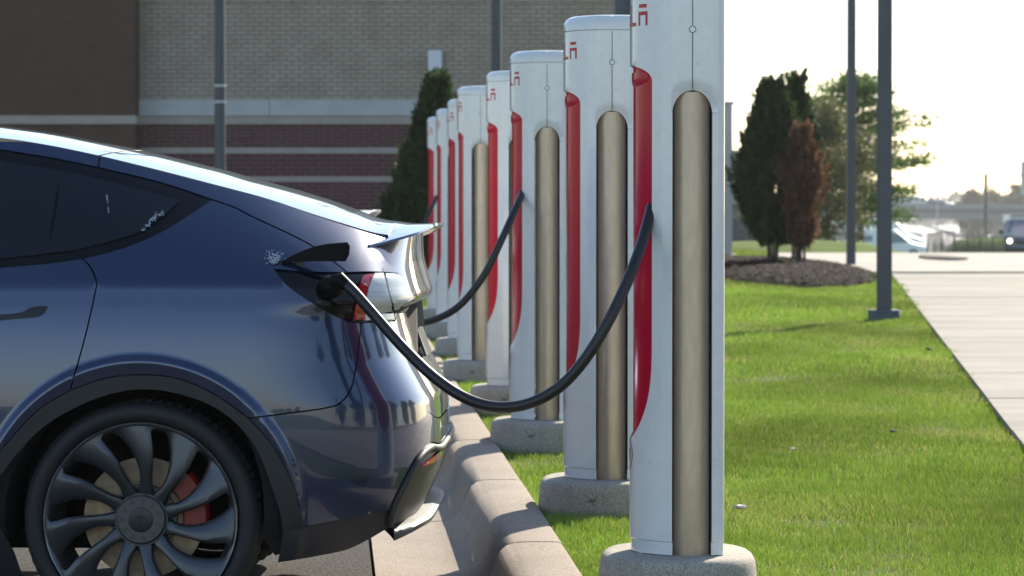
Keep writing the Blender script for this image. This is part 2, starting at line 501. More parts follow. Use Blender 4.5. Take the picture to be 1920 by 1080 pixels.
# ================================================================== LAMP POSTS
def lamp_post(px, D, w, label, square=False, h=7.5, base=None, zp=0.0, bands=False, plate=False):
    x = (px - 960) * D / F_PX
    r = empty('lamp_post', (x, D, zp + site_z(D)))
    tag(r, label, 'lamp post')
    mb = MB()
    if square:
        b = w / 2; c = b * 0.12
        sq = lambda s, z: [(i * s, j * s, z) for i, j in ((-b + c, -b), (b - c, -b), (b, -b + c), (b, b - c), (b - c, b), (-b + c, b), (-b, b - c), (-b, -b + c))]
        mb.loft([sq(1, 0.0), sq(0.92, h)])
        mb.build('pole', M['pole'], r)
    else:
        mb.tube([(0, 0, 0), (0, 0, h)], [w / 2 * 1.06, w / 2 * 0.8], 20)
        mb.build('pole', M['pole'], r, True)
    if plate:
        mb = MB()
        rr = lambda s, z: [(0.14 * s * math.copysign(abs(math.cos(a)) ** 0.45, math.cos(a)), 0.14 * s * math.copysign(abs(math.sin(a)) ** 0.45, math.sin(a)), z) for a in np.linspace(0, 2 * math.pi, 32, endpoint=False)]
        mb.loft([rr(1.0, -0.04), rr(1.0, 0.062), rr(0.94, 0.075)])
        mb.build('base_cover', M['pole'], r, True)
    if bands:
        for z in bands:
            mb = MB(); mb.tube([(0, 0, z), (0, 0, z + 0.03)], w / 2 * 1.10, 20); mb.build('band', M['steel'], r, True)
    mb = MB(); mb.box((0.0, -0.45, h + 0.02), (0.30, 1.0, 0.10)); hd = mb.build('lamp_head', M['pole'], r)
    mb = MB(); mb.box((0.0, -0.5, h - 0.036), (0.22, 0.6, 0.01)); mb.build('diffuser', M['boxwhite'], hd)
    return r
lamp_post(413, 39, 0.135, 'round dark grey lamp post with two narrow bands before the brown stucco wall', bands=(bz(213) - 0.25 - site_z(39), bz(190) - 0.25 - site_z(39)))
lamp_post(931, 42, 0.135, 'round dark grey lamp post behind the row of chargers by the beige brick wall')
lamp_post(1171, 23.5, 0.15, 'dark grey lamp post hidden behind the two largest chargers')
lamp_post(1658, 29.4, 0.128, 'square dark grey lamp post with a base cover on the lawn beside the footpath', True, zp=Z_LAWN, plate=True)
lamp_post(1595.5, 49.5, 0.134, 'slimmer dark grey lamp post standing by the mulch bed and the driveway', True, zp=Z_LAWN)

# tall metal cabinet behind the nearest charger
cb = empty('utility_cabinet', (2.86, 53.0, Z_LAWN + site_z(53)))
tag(cb, 'tall pale grey metal cabinet on a concrete footing beside the mulch bed', 'utility cabinet')
mb = MB(); mb.box((0.2, 0.2, 0.02), (1.2, 1.1, 0.16)); mb.build('footing', M['pedestal'], cb)
mb = MB(); mb.box((0.22, 0.2, 1.32), (1.0, 0.8, 2.43)); mb.build('housing', M['steel'], cb)
mb = MB(); mb.box((0.22, -0.212, 1.3), (0.92, 0.018, 2.2)); d_ = mb.build('door', M['steel'], cb)
mb = MB(); mb.box((0.55, -0.235, 1.3), (0.03, 0.03, 0.16)); mb.build('handle', M['pole'], d_)
mb = MB(); mb.box((0.22, 0.2, 2.56), (1.06, 0.86, 0.05)); mb.build('lid', M['steel'], cb)

# ================================================================== CHARGERS
ZT, ZB, WH = 1.42, 0.325, 0.1235                  # red recess: top, tip, half width
def hole_w(z):
    if z >= ZT or z <= ZB: return 0.0
    if z > ZT - 0.055:
        return WH * math.sqrt(max(0, 1 - ((z - (ZT - 0.055)) / 0.055) ** 2.6))
    if z < 0.63:
        return WH * math.sqrt(max(0, 1 - ((0.63 - z) / (0.63 - ZB)) ** 3.2))
    return WH
AZ0, ARY, ARX = 1.274, 0.069, 0.0575
def arch_k(z):
    if z >= AZ0 + ARY: return 0.0
    if z > AZ0: return math.sqrt(max(0, 1 - ((z - AZ0) / ARY) ** 2))
    return 1.0
def front_x(y): return -0.174 + 3.9 * y * y
H_BODY, H_TOP = 1.632, 1.695
zs_ = sorted(set([round(z, 4) for z in
      list(np.linspace(0.04, H_BODY, 60)) + list(np.linspace(ZT - 0.06, ZT + 0.001, 16)) + list(np.linspace(ZB - 0.001, ZB + 0.06, 14)) +
      list(np.linspace(AZ0, AZ0 + ARY, 16)) + list(np.linspace(AZ0 + ARY, AZ0 + ARY + 0.05, 7))]))
zs_ = [0.0, 0.036] + zs_
def arch_dist(x, z):
    if z <= AZ0: return 9
    return abs(math.hypot(x / ARX, (z - AZ0) / ARY) - 1) * 0.06
def shell_row(z, inset=0.0):
    """points on the camera-side half, front centre to back centre: (x, y) with y<0"""
    w = hole_w(z); k = arch_k(z); g = ARX * k
    P = []
    for t in np.linspace(0, 1, 9):
        y = w + (0.150 - w) * t
        P.append((front_x(y), y))
    for t in np.linspace(0.12, 0.9, 4):                      # flat facet
        P.append((-0.0862 + t * (-0.0575 + 0.0862), 0.150 + t * 0.015))
    xs2 = list(-0.0575 + (0.0575 - g) * np.linspace(0, 1, 7))
    for x in xs2:
        P.append((x, 0.165 - min(0.008, 0.008 * math.exp(-(arch_dist(x, z) / 0.013) ** 2)) * (1 if z > AZ0 - 0.01 else 0) + 0.003 * (1 - (x / 0.06) ** 2) * (1 - k)))
    n_left = len(P)
    xs3 = list(g + (0.0575 - g) * np.linspace(0, 1, 7))
    for x in xs3:
        P.append((x, 0.165 - min(0.008, 0.008 * math.exp(-(arch_dist(x, z) / 0.013) ** 2)) * (1 if z > AZ0 - 0.01 else 0) + 0.003 * (1 - (x / 0.06) ** 2) * (1 - k)))
    for a in np.linspace(0.2, 1, 6) * math.pi / 2:           # rounded back corner
        P.append((0.066 + 0.029 * math.sin(a), 0.136 + 0.028 * math.cos(a)))
    for y in (0.09, 0.045, 0.0):
        P.append((0.095 + 0.004 * (1 - (y / 0.136) ** 2), y))
    if inset:
        P = [(x * (1 - inset * 6), y * (1 - inset * 6)) for x, y in P]
    return P, n_left
def charger_shell(side):
    mbf, mbb = MB(), MB()
    R = []
    for z in zs_:
        P, nl = shell_row(z, 0.004 if z < 0.038 else 0.0)
        R.append([(x, side * y, z) for x, y in P])
    n = len(R[0])
    V = [p for r in R for p in r]
    Fr, Bk = [], []
    for i in range(len(R) - 1):
        zm = (zs_[i] + zs_[i + 1]) / 2
        for j in range(n - 1):
            if j == nl - 1 and zm < AZ0 + ARY: continue
            q = (i * n + j, i * n + j + 1, (i + 1) * n + j + 1, (i + 1) * n + j)
            if side > 0: q = q[::-1]
            (Fr).append(q)
    # inward walls of the groove
    for col, dx in ((nl - 1, 1), (nl, -1)):
        b = len(V)
        rows = [i for i, z in enumerate(zs_) if z <= AZ0 + ARY + 1e-6]
        for i in rows:
            x, y, z = R[i][col]
            V.append((x, side * (abs(y) - 0.05), z))
        for a in range(len(rows) - 1):
            q = (rows[a] * n + col, rows[a + 1] * n + col, b + a + 1, b + a)
            Fr.append(q if (dx > 0) == (side < 0) else q[::-1])
    return V, Fr
ch0 = empty('charger_prototype')
V1, F1 = charger_shell(-1)
V2, F2 = charger_shell(1)
mb = MB(); mb.add(V1, F1); mb.add(V2, F2)
mb.build('shell', M['white'], ch0, True, 32)
# dark core inside the body
mb = MB()
mb.box((0.015, 0, 0.68), (0.135, 0.215, 1.33))
mb.build('core', M['seam'], ch0)
# red recess liner
def liner():
    zz = [z for z in sorted(set(zs_ + list(np.linspace(ZT - 0.055, ZT, 24)))) if ZB < z < ZT]
    V, Fc = [], []
    D_ = 0.007
    for z in zz:
        w = hole_w(z)
        dep = D_ * min(1.0, w / 0.045)
        row = []
        for y, d in [(-w, 0.0015), (-w + 0.002, dep * 0.8), (-w + 0.007, dep)] + [(-w * t, dep + 0.003 * (1 - t)) for t in np.linspace(0.86, -0.86, 15)] + [(w - 0.007, dep), (w - 0.002, dep * 0.8), (w, 0.0015)]:
            row.append((front_x(y) + d, y, z))
        V.append(row)
    n = len(V[0])
    fs = [(i * n + j, (i + 1) * n + j, (i + 1) * n + j + 1, i * n + j + 1) for i in range(len(V) - 1) for j in range(n - 1)]
    return [p for r in V for p in r], fs
v, f = liner()
mb = MB(); mb.add(v, f); lin = mb.build('recess_liner', M['red'], ch0, True, 50)
# holster hood at the top of the recess
mb = MB()
rings = []
for z, s in ((ZT - 0.062, 0.55), (ZT - 0.052, 0.80), (ZT - 0.036, 0.86), (ZT - 0.022, 0.80)):
    rings.append([(front_x(y) + 0.0035 + 0.012 * (1 - s), y, z) for y in np.linspace(-WH * s, WH * s, 13)] + [(front_x(y) + 0.03, y, z) for y in np.linspace(WH * s, -WH * s, 13)])
mb.loft(rings)
mb.build('holster_hood', M['red'], lin, True, 50)
# champagne tubes on both flanks
for sd in (-1, 1):
    mb = MB()
    ring = lambda z, s=1.0: [(0.0535 * s * math.cos(a), sd * 0.108 + 0.046 * s * math.sin(a), z) for a in np.linspace(0, 2 * math.pi, 48, endpoint=False)]
    mb.loft([ring(-0.012, 0.98), ring(-0.006), ring(0.3), ring(0.7), ring(1.1), ring(1.338)])
    mb.build('side_tube', M['champ'], ch0, True, 40)
    mb = MB()                                              # seam above the arch and its round plug
    mb.box((0, sd * 0.1682, (AZ0 + ARY + H_BODY) / 2), (0.0022, 0.0012, H_BODY - AZ0 - ARY - 0.004)); mb.build('seam', M['ink'], ch0)
    mb = MB()
    mb.loft([[(0.0105 * s * math.cos(a), sd * y, 1.517 + 0.0105 * s * math.sin(a)) for a in np.linspace(0, 2 * math.pi, 20, endpoint=False)] for s, y in ((1.0, 0.166), (1.0, 0.1698), (0.82, 0.1698), (0.80, 0.1688))], False, False)
    pl = mb.build('plug_ring', M['ink'], ch0, True, 40)
    mb = MB()
    mb.loft([[(0.0085 * math.cos(a), sd * y, 1.517 + 0.0085 * math.sin(a)) for a in np.linspace(0, 2 * math.pi, 20, endpoint=False)] for y in (0.1660, 0.1694)])
    mb.build('plug', M['white'], ch0)
# cap
mb = MB()
P, _ = shell_row(H_BODY)
full = [(x, -y) for x, y in P] + [(x, y) for x, y in P[::-1][1:-1]]
def cap_ring(z, ins):
    return [(x * (1 - ins / 0.13), y * (1 - ins / 0.165), z) for x, y in full]
mb.loft([cap_ring(H_BODY - 0.002, 0.004), cap_ring(H_BODY + 0.002, 0.004), cap_ring(H_BODY + 0.004, 0.0)] + [cap_ring(H_BODY + 0.022 + 0.036 * math.sin(a), 0.030 * (1 - math.cos(a))) for a in np.linspace(0, math.pi / 2, 8)] + [cap_ring(H_TOP - 0.002, 0.07), cap_ring(H_TOP, 0.12)])
mb.build('cap', M['cream'], ch0, True, 60)
# lettering that wraps the head
def wrap(mb, y0, y1, z0, z1, n=5, d=0.0008):
    ysr = np.linspace(y0, y1, n)
    vs = [(front_x(y) - d, y, z) for z in (z0, z1) for y in ysr]
    mb.add(vs, [(j, n + j, n + j + 1, j + 1) for j in range(n - 1)])
LH, LW, LG, ZL = 0.060, 0.034, 0.0125, 1.532
s5 = [(0, 1, 0.80, 1), (0.42, 0.58, 0, 0.70)]
def letter(ch):
    t = 0.17
    return {'T': [(0, 1, 0.83, 1), (0.40, 0.60, 0, 0.70)],
            'E': [(0, 1, 0.83, 1), (0, 1, 0.41, 0.58), (0, 1, 0, t)],
            'S': [(0, 1, 0.83, 1), (0, 0.20, 0.42, 0.83), (0, 1, 0.41, 0.58), (0.80, 1, 0.1, 0.58), (0, 1, 0, t)],
            'L': [(0, 0.20, 0, 1), (0, 1, 0, t)],
            'A': [(0.08, 0.92, 0.86, 1.04), (0, 1, 0.50, 0.68), (0, 0.20, 0, 0.50), (0.80, 1, 0, 0.50)]}[ch]
lt = MB()
y = 0.5 * (5 * LW + 4 * LG)
for chx in 'TESLA':
    for a, b, c_, d_ in letter(chx):
        wrap(lt, y - a * LW, y - b * LW, ZL + c_ * LH, ZL + d_ * LH)
    y -= LW + LG
lt.build('lettering', M['redink'], ch0)
# stall number in a ring
rg = MB()
n = 40; vs = []
for rr in (0.044, 0.0405):
    for a in np.linspace(0, 2 * math.pi, n, endpoint=False):
        yy = rr * math.cos(a); vs.append((front_x(yy) - 0.0008, yy, 0.282 + rr * math.sin(a)))
rg.add(vs, [(i, (i + 1) % n, n + (i + 1) % n, n + i) for i in range(n)])
wrap(rg, 0.017, 0.012, 0.264, 0.300)                                   # 1
for a in ((0.002, -0.019, 0.296, 0.300), (0.002, -0.019, 0.280, 0.284), (0.002, -0.019, 0.264, 0.268), (0.002, -0.003, 0.268, 0.296), (-0.016, -0.021, 0.268, 0.280), (-0.016, -0.021, 0.284, 0.296)):
    wrap(rg, *a)
rg.build('stall_number', M['ink'], ch0)

def pedestal(x, y, z):
    mb = MB()
    ring = lambda s, zz: [(-0.033 + (0.22 + s) * math.copysign(abs(math.cos(a)) ** 0.86, math.cos(a)), 0.165 + (0.30 + s) * math.copysign(abs(math.sin(a)) ** 0.86, math.sin(a)), zz) for a in np.linspace(0, 2 * math.pi, 56, endpoint=False)]
    mb.loft([ring(0.016, -0.3), ring(0.014, -0.115), ring(0.008, -0.040), ring(0.005, -0.024), ring(-0.002, -0.012), ring(-0.012, -0.005), ring(-0.03, -0.003), ring(-0.15, -0.002)])
    o = mb.build('pedestal', M['pedestal'], None, True, 60)
    return o
Ds = [9.36, 11.8, 14.85, 17.4, 20.0, 22.9, 25.7, 28.6]
PXs = [1298, 1147.5, 1027, 972, 909, 884, 857.5, 837]
yaws = [0, 0, -1, 2, -9, 0, -7, 2]
words_c = ['cable plugged into the dark car', 'next after the one plugged in',
           'third, its cable reaching behind the car', 'fourth in the row', 'fifth, turned to show its metal tube',
           'sixth in the row', 'seventh in the row', 'last, beside the evergreen shrub']
chargers = []
ped_me = pedestal(0, 0, 0)
for i, (D, px) in enumerate(zip(Ds, PXs)):
    x = (px - 960) * D / F_PX
    r = ch0 if i == 0 else copy_tree(ch0)
    r.name = 'charging_post' if i == 0 else 'charging_post.001'
    z = 0.25 + site_z(D)
    a = math.radians(yaws[i])
    # the near flank stays at depth D, the axis lies half a width behind it
    r.location = (x, D + 0.165, z)
    r.rotation_euler = (0, 0, a)
    tag(r, 'white charging post with red recess, ' + words_c[i], 'charger', 'charging posts along the kerb')
    chargers.append(r)
    p = ped_me if i == 0 else ped_me.copy()
    if i: COL.objects.link(p)
    p.name = 'concrete_pedestal' if i == 0 else 'concrete_pedestal.001'
    p.location = (x, D, z)
    tag(p, 'oval concrete pedestal of the charging post: ' + words_c[i], 'pedestal', 'charger pedestals')

# ================================================================== CAR
PSI = math.radians(1.6)
CAR_EX = Vector((math.cos(PSI), -math.sin(PSI), 0)); CAR_EY = Vector((math.sin(PSI), math.cos(PSI), 0))
HW = 0.955                                     # half width at the wheel
_anchor = pt(262, 976, 9.47)
CAR_O = _anchor - CAR_EX * 0 + CAR_EY * HW - Vector((0, 0, 0.345))
def to_local(w):
    d = Vector(w) - CAR_O
    return Vector((d.dot(CAR_EX), d.dot(CAR_EY), d.z))
CAM_L = to_local((0, 0, CAM_H))
def ray_l(px, py):
    d = ray(px, py)
    return Vector((d.dot(CAR_EX), d.dot(CAR_EY), d.z))
def cp(px, py, yc):
    """photo pixel -> point of the car plane y = yc"""
    d = ray_l(px, py); t = (yc - CAM_L.y) / d.y
    return CAM_L + d * t
def curve_of(pxs, yc, key='x'):
    q = [cp(a, b, yc) for a, b in pxs]
    return np.array([[v.x, v.z] for v in q])
# rear centre profile x(z)
rp = curve_of([(788, 421), (786, 440), (785, 465), (786, 490), (794, 522), (802, 546), (801, 557), (781, 567), (771, 574), (776, 600), (791, 656), (811, 695), (828, 728), (833, 767), (835, 820), (835, 849), (827, 878), (808, 920), (796, 950), (775, 1000), (745, 1050)], 0.0)
rz = rp[::-1, 1]; rx = rp[::-1, 0]
def xr(z): return float(np.interp(z, rz, rx))
XC = 0.30
rail_px = [(0, 257), (100, 273), (185, 291), (300, 319), (400, 345), (500, 371), (600, 406), (675, 430), (716, 443)]
rl = np.array([[cp(a, b, -0.63).x, cp(a, b, -0.63).z] for a, b in rail_px])
rail_x = np.concatenate([[-3.75, -3.4, -2.55, -2.0, -1.5, -1.0], rl[:, 0]])
rail_z = np.concatenate([[0.72, 0.88, 1.02, 1.36, 1.475, 1.49], rl[:, 1]])
def smooth_interp(x, X, Z):
    h = 0.05
    return float(sum(np.interp(x + k * h, X, Z) for k in (-1, -0.5, 0, 0.5, 1)) / 5)
def zR(x): return smooth_interp(x, rail_x, rail_z)
def yR(x): return float(np.interp(x, [-3.75, -2.6, -2.0, -1.0, 0, 0.8], [0.62, 0.72, 0.63, 0.63, 0.635, 0.645]))
WZ = np.array([0.15, 0.22, 0.30, 0.42, 0.55, 0.70, 0.85, 0.95, 1.02, 1.045])
WW = np.array([0.865, 0.905, 0.934, 0.954, 0.960, 0.958, 0.949, 0.938, 0.925, 0.916])
def W(x, z):
    zt = zR(x)
    zs = min(1.045, zt - 0.12)
    if z <= zs:
        w = smooth_interp(z, WZ, WW) if zs > 1.0 else float(np.interp(z, WZ, WW))
    else:
        ys = float(np.interp(zs, WZ, WW)) - 0.002
        t = min(1.15, (z - zs) / (zt - zs))
        w = ys - (ys - yR(x)) * (0.62 * t + 0.38 * t * t)
    # wheel-arch flares
    for cx in (0.0, -2.89):
        r = math.hypot(x - cx, z - 0.345)
        if r < 0.60 and z < 1.0:
            t = max(0.0, min(1.0, (0.486 - r) / 0.020)); t = t * t * (3 - 2 * t)
            w += 0.0135 * t * max(0.0, min(1.0, (r - 0.385) / 0.085))
    if x < -2.9:                                   # front narrows
        t = min(0.999, (-2.9 - x) / 0.92)
        w *= (1 - t ** 3.0) ** 0.5
    return w
LW_ = 1.25                                         # chart length of the rear wrap
S_END = XC + LW_
def Fs(s, z):
    """car surface: s runs along the flank and round the rear corner to the centre line (left half, y < 0)"""
    if s <= XC: return Vector((s, -W(s, z), z))
    th = min(1.0, (s - XC) / LW_) * math.pi / 2
    e = xr(z) - XC
    x = XC + e * math.sin(th)
    c = max(0.0, math.cos(th))
    return Vector((x, -W(min(x, 0.8), z) * c ** 0.40, z))
def Ns(s, z, h=0.004):
    a = Fs(s + h, z) - Fs(s - h, z)
    if s + h > S_END: a = Vector((0, 1, 0)) * h
    b = Fs(s, z + h) - Fs(s, z - h)
    n = a.cross(b)
    return n.normalized() if n.length > 1e-12 else Vector((1, 0, 0))
# chart for looking up photo pixels
gs = np.concatenate([np.linspace(-0.75, XC, 60), np.linspace(XC, S_END, 110)[1:]])
gz = np.linspace(0.16, 1.46, 190)
gv = [Fs(s, z) for z in gz for s in gs]
ng = len(gs); tri = []
for j in range(len(gz) - 1):
    for i in range(ng - 1):
        a = j * ng + i
        tri += [(a, a + 1, a + ng + 1), (a, a + ng + 1, a + ng)]
bvh = BVHTree.FromPolygons(gv, tri)
def sz(px, py):
    d = ray_l(px, py).normalized()
    loc, nor, idx, dist = bvh.ray_cast(CAM_L, d)
    if loc is None:
        best = None
        for t in np.linspace(9.2, 10.6, 60):
            l2, n2, i2, d2 = bvh.find_nearest(CAM_L + d * t)
            if best is None or d2 < best[0]: best = (d2, l2, i2)
        loc, idx = best[1], best[2]
    t = tri[idx]
    P = [gv[k] for k in t]
    Q = [Vector((gs[k % ng], gz[k // ng], 0)) for k in t]
    u = barycentric_transform(loc, *P, *Q)
    return (u.x, u.y)
def chain(pts, n=6):
    """photo chain, smoothed, in chart coordinates; a tuple with 'c' in front is given in chart coordinates"""
    return [sz(*p) for p in catmull(pts, n)]
def poly_join(*chains):
    out = []
    for c in chains:
        for p in c:
            if not out or math.hypot(p[0] - out[-1][0], p[1] - out[-1][1]) > 0.0015: out.append(p)
    if math.hypot(out[0][0] - out[-1][0], out[0][1] - out[-1][1]) < 0.0015: out.pop()
    return out
def area(P): return 0.5 * sum(P[i - 1][0] * P[i][1] - P[i][0] * P[i - 1][1] for i in range(len(P)))
def inset(P, g):
    if area(P) < 0: P = P[::-1]
    n = len(P); out = []
    for i in range(n):
        a, b, c = np.array(P[i - 1]), np.array(P[i]), np.array(P[(i + 1) % n])
        d1 = (b - a) / (np.linalg.norm(b - a) + 1e-9); d2 = (c - b) / (np.linalg.norm(c - b) + 1e-9)
        n1 = np.array((-d1[1], d1[0])); n2 = np.array((-d2[1], d2[0]))
        m_ = n1 + n2; L = np.linalg.norm(m_)
        m_ = n1 if L < 0.2 else m_ / L
        k = g / max(0.45, float(m_ @ n1))
        q = b + m_ * k
        if b[0] > S_END - 1e-4: q[0] = S_END
        out.append(tuple(q))
    return out
def inside(p, P):
    c = False; x, y = p; j = len(P) - 1
    for i in range(len(P)):
        if (P[i][1] > y) != (P[j][1] > y) and x < (P[j][0] - P[i][0]) * (y - P[i][1]) / (P[j][1] - P[i][1]) + P[i][0]: c = not c
        j = i
    return c
def panel(name, P, m, parent, off=0.0, gap=0.0022, step=0.018, mirror=True, depth=0.014, both=None, sharp=55):
    """a body panel with its own edges, laid on the car surface; mirrored for the far flank"""
    P = inset(P, gap)
    xs_ = [p[0] for p in P]; zs2 = [p[1] for p in P]
    pts = [Vector(p) for p in P]
    nb = len(pts)
    gx = np.arange(min(xs_), max(xs_), step); gy = np.arange(min(zs2), max(zs2), step)
    PA = np.array(P)
    ringed = name in ('rear_door', 'quarter_panel', 'bumper')
    if ringed:                                      # follow the crease of the wheel-arch flare
        for r_ in (0.496, 0.487, 0.482, 0.477, 0.472, 0.466, 0.458, 0.446):
            for a_ in np.linspace(-0.5, math.pi + 0.5, 190):
                q_ = (r_ * math.cos(a_), 0.345 + r_ * math.sin(a_))
                if q_[0] < XC and inside(q_, P) and np.min(np.hypot(PA[:, 0] - q_[0], PA[:, 1] - q_[1])) > 0.004: pts.append(Vector(q_))
    for yy in gy:
        for xx in gx:
            if ringed and xx < XC and 0.438 < math.hypot(xx, yy - 0.345) < 0.505: continue
            if inside((xx, yy), P) and np.min(np.hypot(PA[:, 0] - xx, PA[:, 1] - yy)) > step * 0.45: pts.append(Vector((xx, yy)))
    ed = [(i, (i + 1) % nb) for i in range(nb)]
    v2, e2, f2, ov, oe, of = delaunay_2d_cdt(pts, ed, [list(range(nb))], 1, 1e-6)
    V = []; Fc = []
    for p in v2:
        q = Fs(p.x, p.y) + Ns(p.x, p.y) * off
        V.append(q)
    for t in f2:
        Fc.append(tuple(t))
    # orientation
    nrm = Vector((0, 0, 0))
    a, b, c = [V[k] for k in Fc[len(Fc) // 2][:3]]
    ctr = v2[Fc[len(Fc) // 2][0]]
    if (b - a).cross(c - a).dot(Ns(ctr.x, ctr.y)) < 0: Fc = [t[::-1] for t in Fc]
    # folded-in rim
    idx = {}
    for i, o_ in enumerate(ov):
        for k in o_:
            if k < nb: idx[k] = i
    base = len(V)
    rim = [idx.get(k, None) for k in range(nb)]
    if all(r is not None for r in rim):
        for k in range(nb):
            p = v2[rim[k]]
            V.append(V[rim[k]].copy())
            V.append(Fs(p.x, p.y) + Ns(p.x, p.y) * (off - depth))
        for k in range(nb):
            j = (k + 1) % nb
            if v2[rim[k]].x > S_END - 1e-4 and v2[rim[j]].x > S_END - 1e-4: continue
            Fc.append((base + 2 * k, base + 2 * k + 1, base + 2 * j + 1, base + 2 * j)[::-1])
    objs = []
    if both is None: both = max(xs_) > S_END - 0.001
    if both:
        n = len(V)
        V2 = [Vector((v.x, -v.y, v.z)) for v in V]
        o = mesh_obj(name, V + V2, Fc + [tuple(n + i for i in t[::-1]) for t in Fc], m, parent, True)
        bm = bmesh.new(); bm.from_mesh(o.data)
        cv = [v for v in bm.verts if abs(v.co.y) < 1e-4]
        bmesh.ops.remove_doubles(bm, verts=cv, dist=2e-4)
        bm.to_mesh(o.data); bm.free()
        o.data.set_sharp_from_angle(angle=math.radians(sharp))
        return o
    o = mesh_obj(name, V, Fc, m, parent, True, sharp)
    if mirror:
        mesh_obj(name, [(v.x, -v.y, v.z) for v in V], [t[::-1] for t in Fc], m, parent, True, sharp)
    return o

car = empty('electric_car', CAR_O, -PSI)
tag(car, 'dark metallic hatchback car plugged in and charging, its rear wheel and spoiler at the kerb', 'car')

c_door = chain([(154, 484), (164, 494), (172, 505), (181, 529), (178, 550), (163, 618), (148, 674), (131, 732)])
c_archO_l = chain([(-55, 925), (-30, 885), (0, 847), (67, 773), (131, 732)])
c_archO_r = chain([(131, 732), (200, 709), (267, 703), (333, 710), (400, 738), (466, 784)])
c_archO_b = chain([(466, 784), (507, 830), (535, 878), (555, 926), (569, 988)])
c_archI = chain([(-42, 985), (-30, 950), (0, 893), (67, 813), (133, 769), (200, 741), (267, 730), (335, 738), (400, 762), (450, 800), (485, 848), (511, 916), (525, 960), (531, 997)])
c_belt1 = chain([(0, 501), (89, 493), (154, 484)])
c_belt2 = chain([(154, 484), (193, 475), (237, 462), (295, 438), (350, 405), (397, 374)])
c_shut = chain([(397, 374), (440, 389), (475, 407), (550, 442), (590, 464), (625, 490), (652, 511)])
c_portT = chain([(652, 511), (600, 511), (560, 509), (515, 505)], 3)
c_portB = chain([(515, 505), (528, 522), (540, 535), (575, 560), (625, 590), (650, 601), (664, 604)])
c_lampB = chain([(664, 604), (700, 604), (741, 601)], 4)
c_bump = chain([(466, 784), (564, 772), (615, 764), (638, 755), (656, 733), (665, 700), (671, 660), (677, 606)])
c_tgR = chain([(741, 601), (748, 640), (757, 675), (766, 700), (776, 719), (792, 750), (800, 769), (808, 777)])
c_trimU1 = chain([(0, 281), (100, 297), (184, 314)])
c_trimU2 = chain([(184, 314), (300, 342), (397, 374)])
c_rail1 = chain([(0, 257), (100, 273), (187, 291)])
c_rail2 = chain([(187, 291), (300, 319), (400, 345), (500, 371), (600, 406), (675, 430), (716, 443), (727, 449)])
c_seamR = chain([(187, 291), (184, 314)], 3)
c_glL = chain([(0, 486), (89, 476), (142, 469), (175, 461), (250, 440), (300, 410), (336, 379)])
c_glU = chain([(0, 300), (115, 320), (200, 339), (300, 365), (336, 379)])
Z_TIP = cp(788, 421, 0.0).z
corner = sz(727, 449)
c_lip = [(corner[0] + (S_END - corner[0]) * t, corner[1] + (Z_TIP - corner[1]) * math.sin(t * math.pi / 2)) for t in np.linspace(0, 1, 14)]
z_tgb = cp(833, 773, 0.0).z
z_str = cp(835, 818, 0.0).z
z_vb = cp(798, 946, 0.0).z
cent = lambda z0, z1, n=10: [(S_END, z0 + (z1 - z0) * k / n) for k in range(n + 1)]
def to_c(p, z, n=8): return [(p[0] + (S_END - p[0]) * k / n, p[1] + (z - p[1]) * math.sin(k / n * math.pi / 2)) for k in range(n + 1)]

PB = M['paint']
# rear door (runs out of the frame), quarter panel, tailgate, bumper
xf = -1.12
dfront = [(xf, 0.36), (xf, 0.7), (xf, c_belt1[0][1] - 0.03)]
belt_f = [(xf, c_belt1[0][1] - 0.03), (-0.8, c_belt1[0][1] - 0.017)]
door = panel('rear_door', poly_join(dfront, belt_f, c_belt1, c_door, c_archO_l[::-1], [(-0.52, 0.37)]), PB, car)
quarter = panel('quarter_panel', poly_join(c_door[::-1], c_belt2, c_shut, c_portT, c_portB, c_lampB[:2], c_bump[::-1], c_archO_r[::-1]), PB, car, step=0.016)
lamp_top = chain([(652, 511), (690, 510), (722, 511), (745, 513)], 4)
lamp_rt = chain([(745, 513), (760, 530), (774, 552), (778, 562)], 4)
lamp_in = chain([(778, 562), (766, 567), (754, 574), (746, 586), (741, 601)], 4)
tail = panel('tailgate', poly_join(c_shut[::-1], c_trimU2[::-1], c_seamR[::-1], c_rail2, c_lip, cent(Z_TIP, z_tgb, 40), to_c(c_tgR[-1], z_tgb)[::-1], c_tgR[::-1], lamp_in[::-1], lamp_rt[::-1], lamp_top[::-1]), PB, car, step=0.014)
c_pb = chain([(569, 988), (612, 980), (728, 957)], 4)
c_strip = chain([(728, 957), (742, 930), (757, 898), (775, 864), (795, 842), (812, 829)], 4)
bumper = panel('bumper', poly_join(c_bump, c_lampB[2:], c_tgR, to_c(c_tgR[-1], z_tgb), cent(z_tgb, z_str, 6), to_c(c_strip[-1], z_str)[::-1], c_strip[::-1], c_pb[::-1], c_archO_b[::-1]), PB, car, step=0.014, off=0.002)
# lower black valance
v_bot = chain([(728, 994), (690, 1016), (651, 1034), (600, 1045), (560, 1052), (520, 1058)], 4)
panel('valance', poly_join([c_archI[-1], c_archO_b[-1]], c_pb, c_strip, to_c(c_strip[-1], z_str), cent(z_str, z_vb, 8), to_c(sz(745, 984), z_vb)[::-1], v_bot), M['clad'], car, off=-0.006, step=0.018)
# raised strip that frames the valance
def ridge(name, pts, r, m, parent, lift=0.004, mirror=True):
    q = [Fs(*p) + Ns(*p) * lift for p in pts]
    for sgn in ((1, -1) if mirror else (1,)):
        mb = MB(); mb.tube([(v.x, sgn * v.y, v.z) for v in q], r, 10); mb.build(name, m, parent, True)
ridge('bumper_strip', chain([(729, 985), (733, 962), (744, 934), (760, 902), (778, 868), (795, 847), (808, 838)], 4) + to_c(sz(808, 838), z_str - 0.012, 14)[1:], 0.011, M['clad'], car)
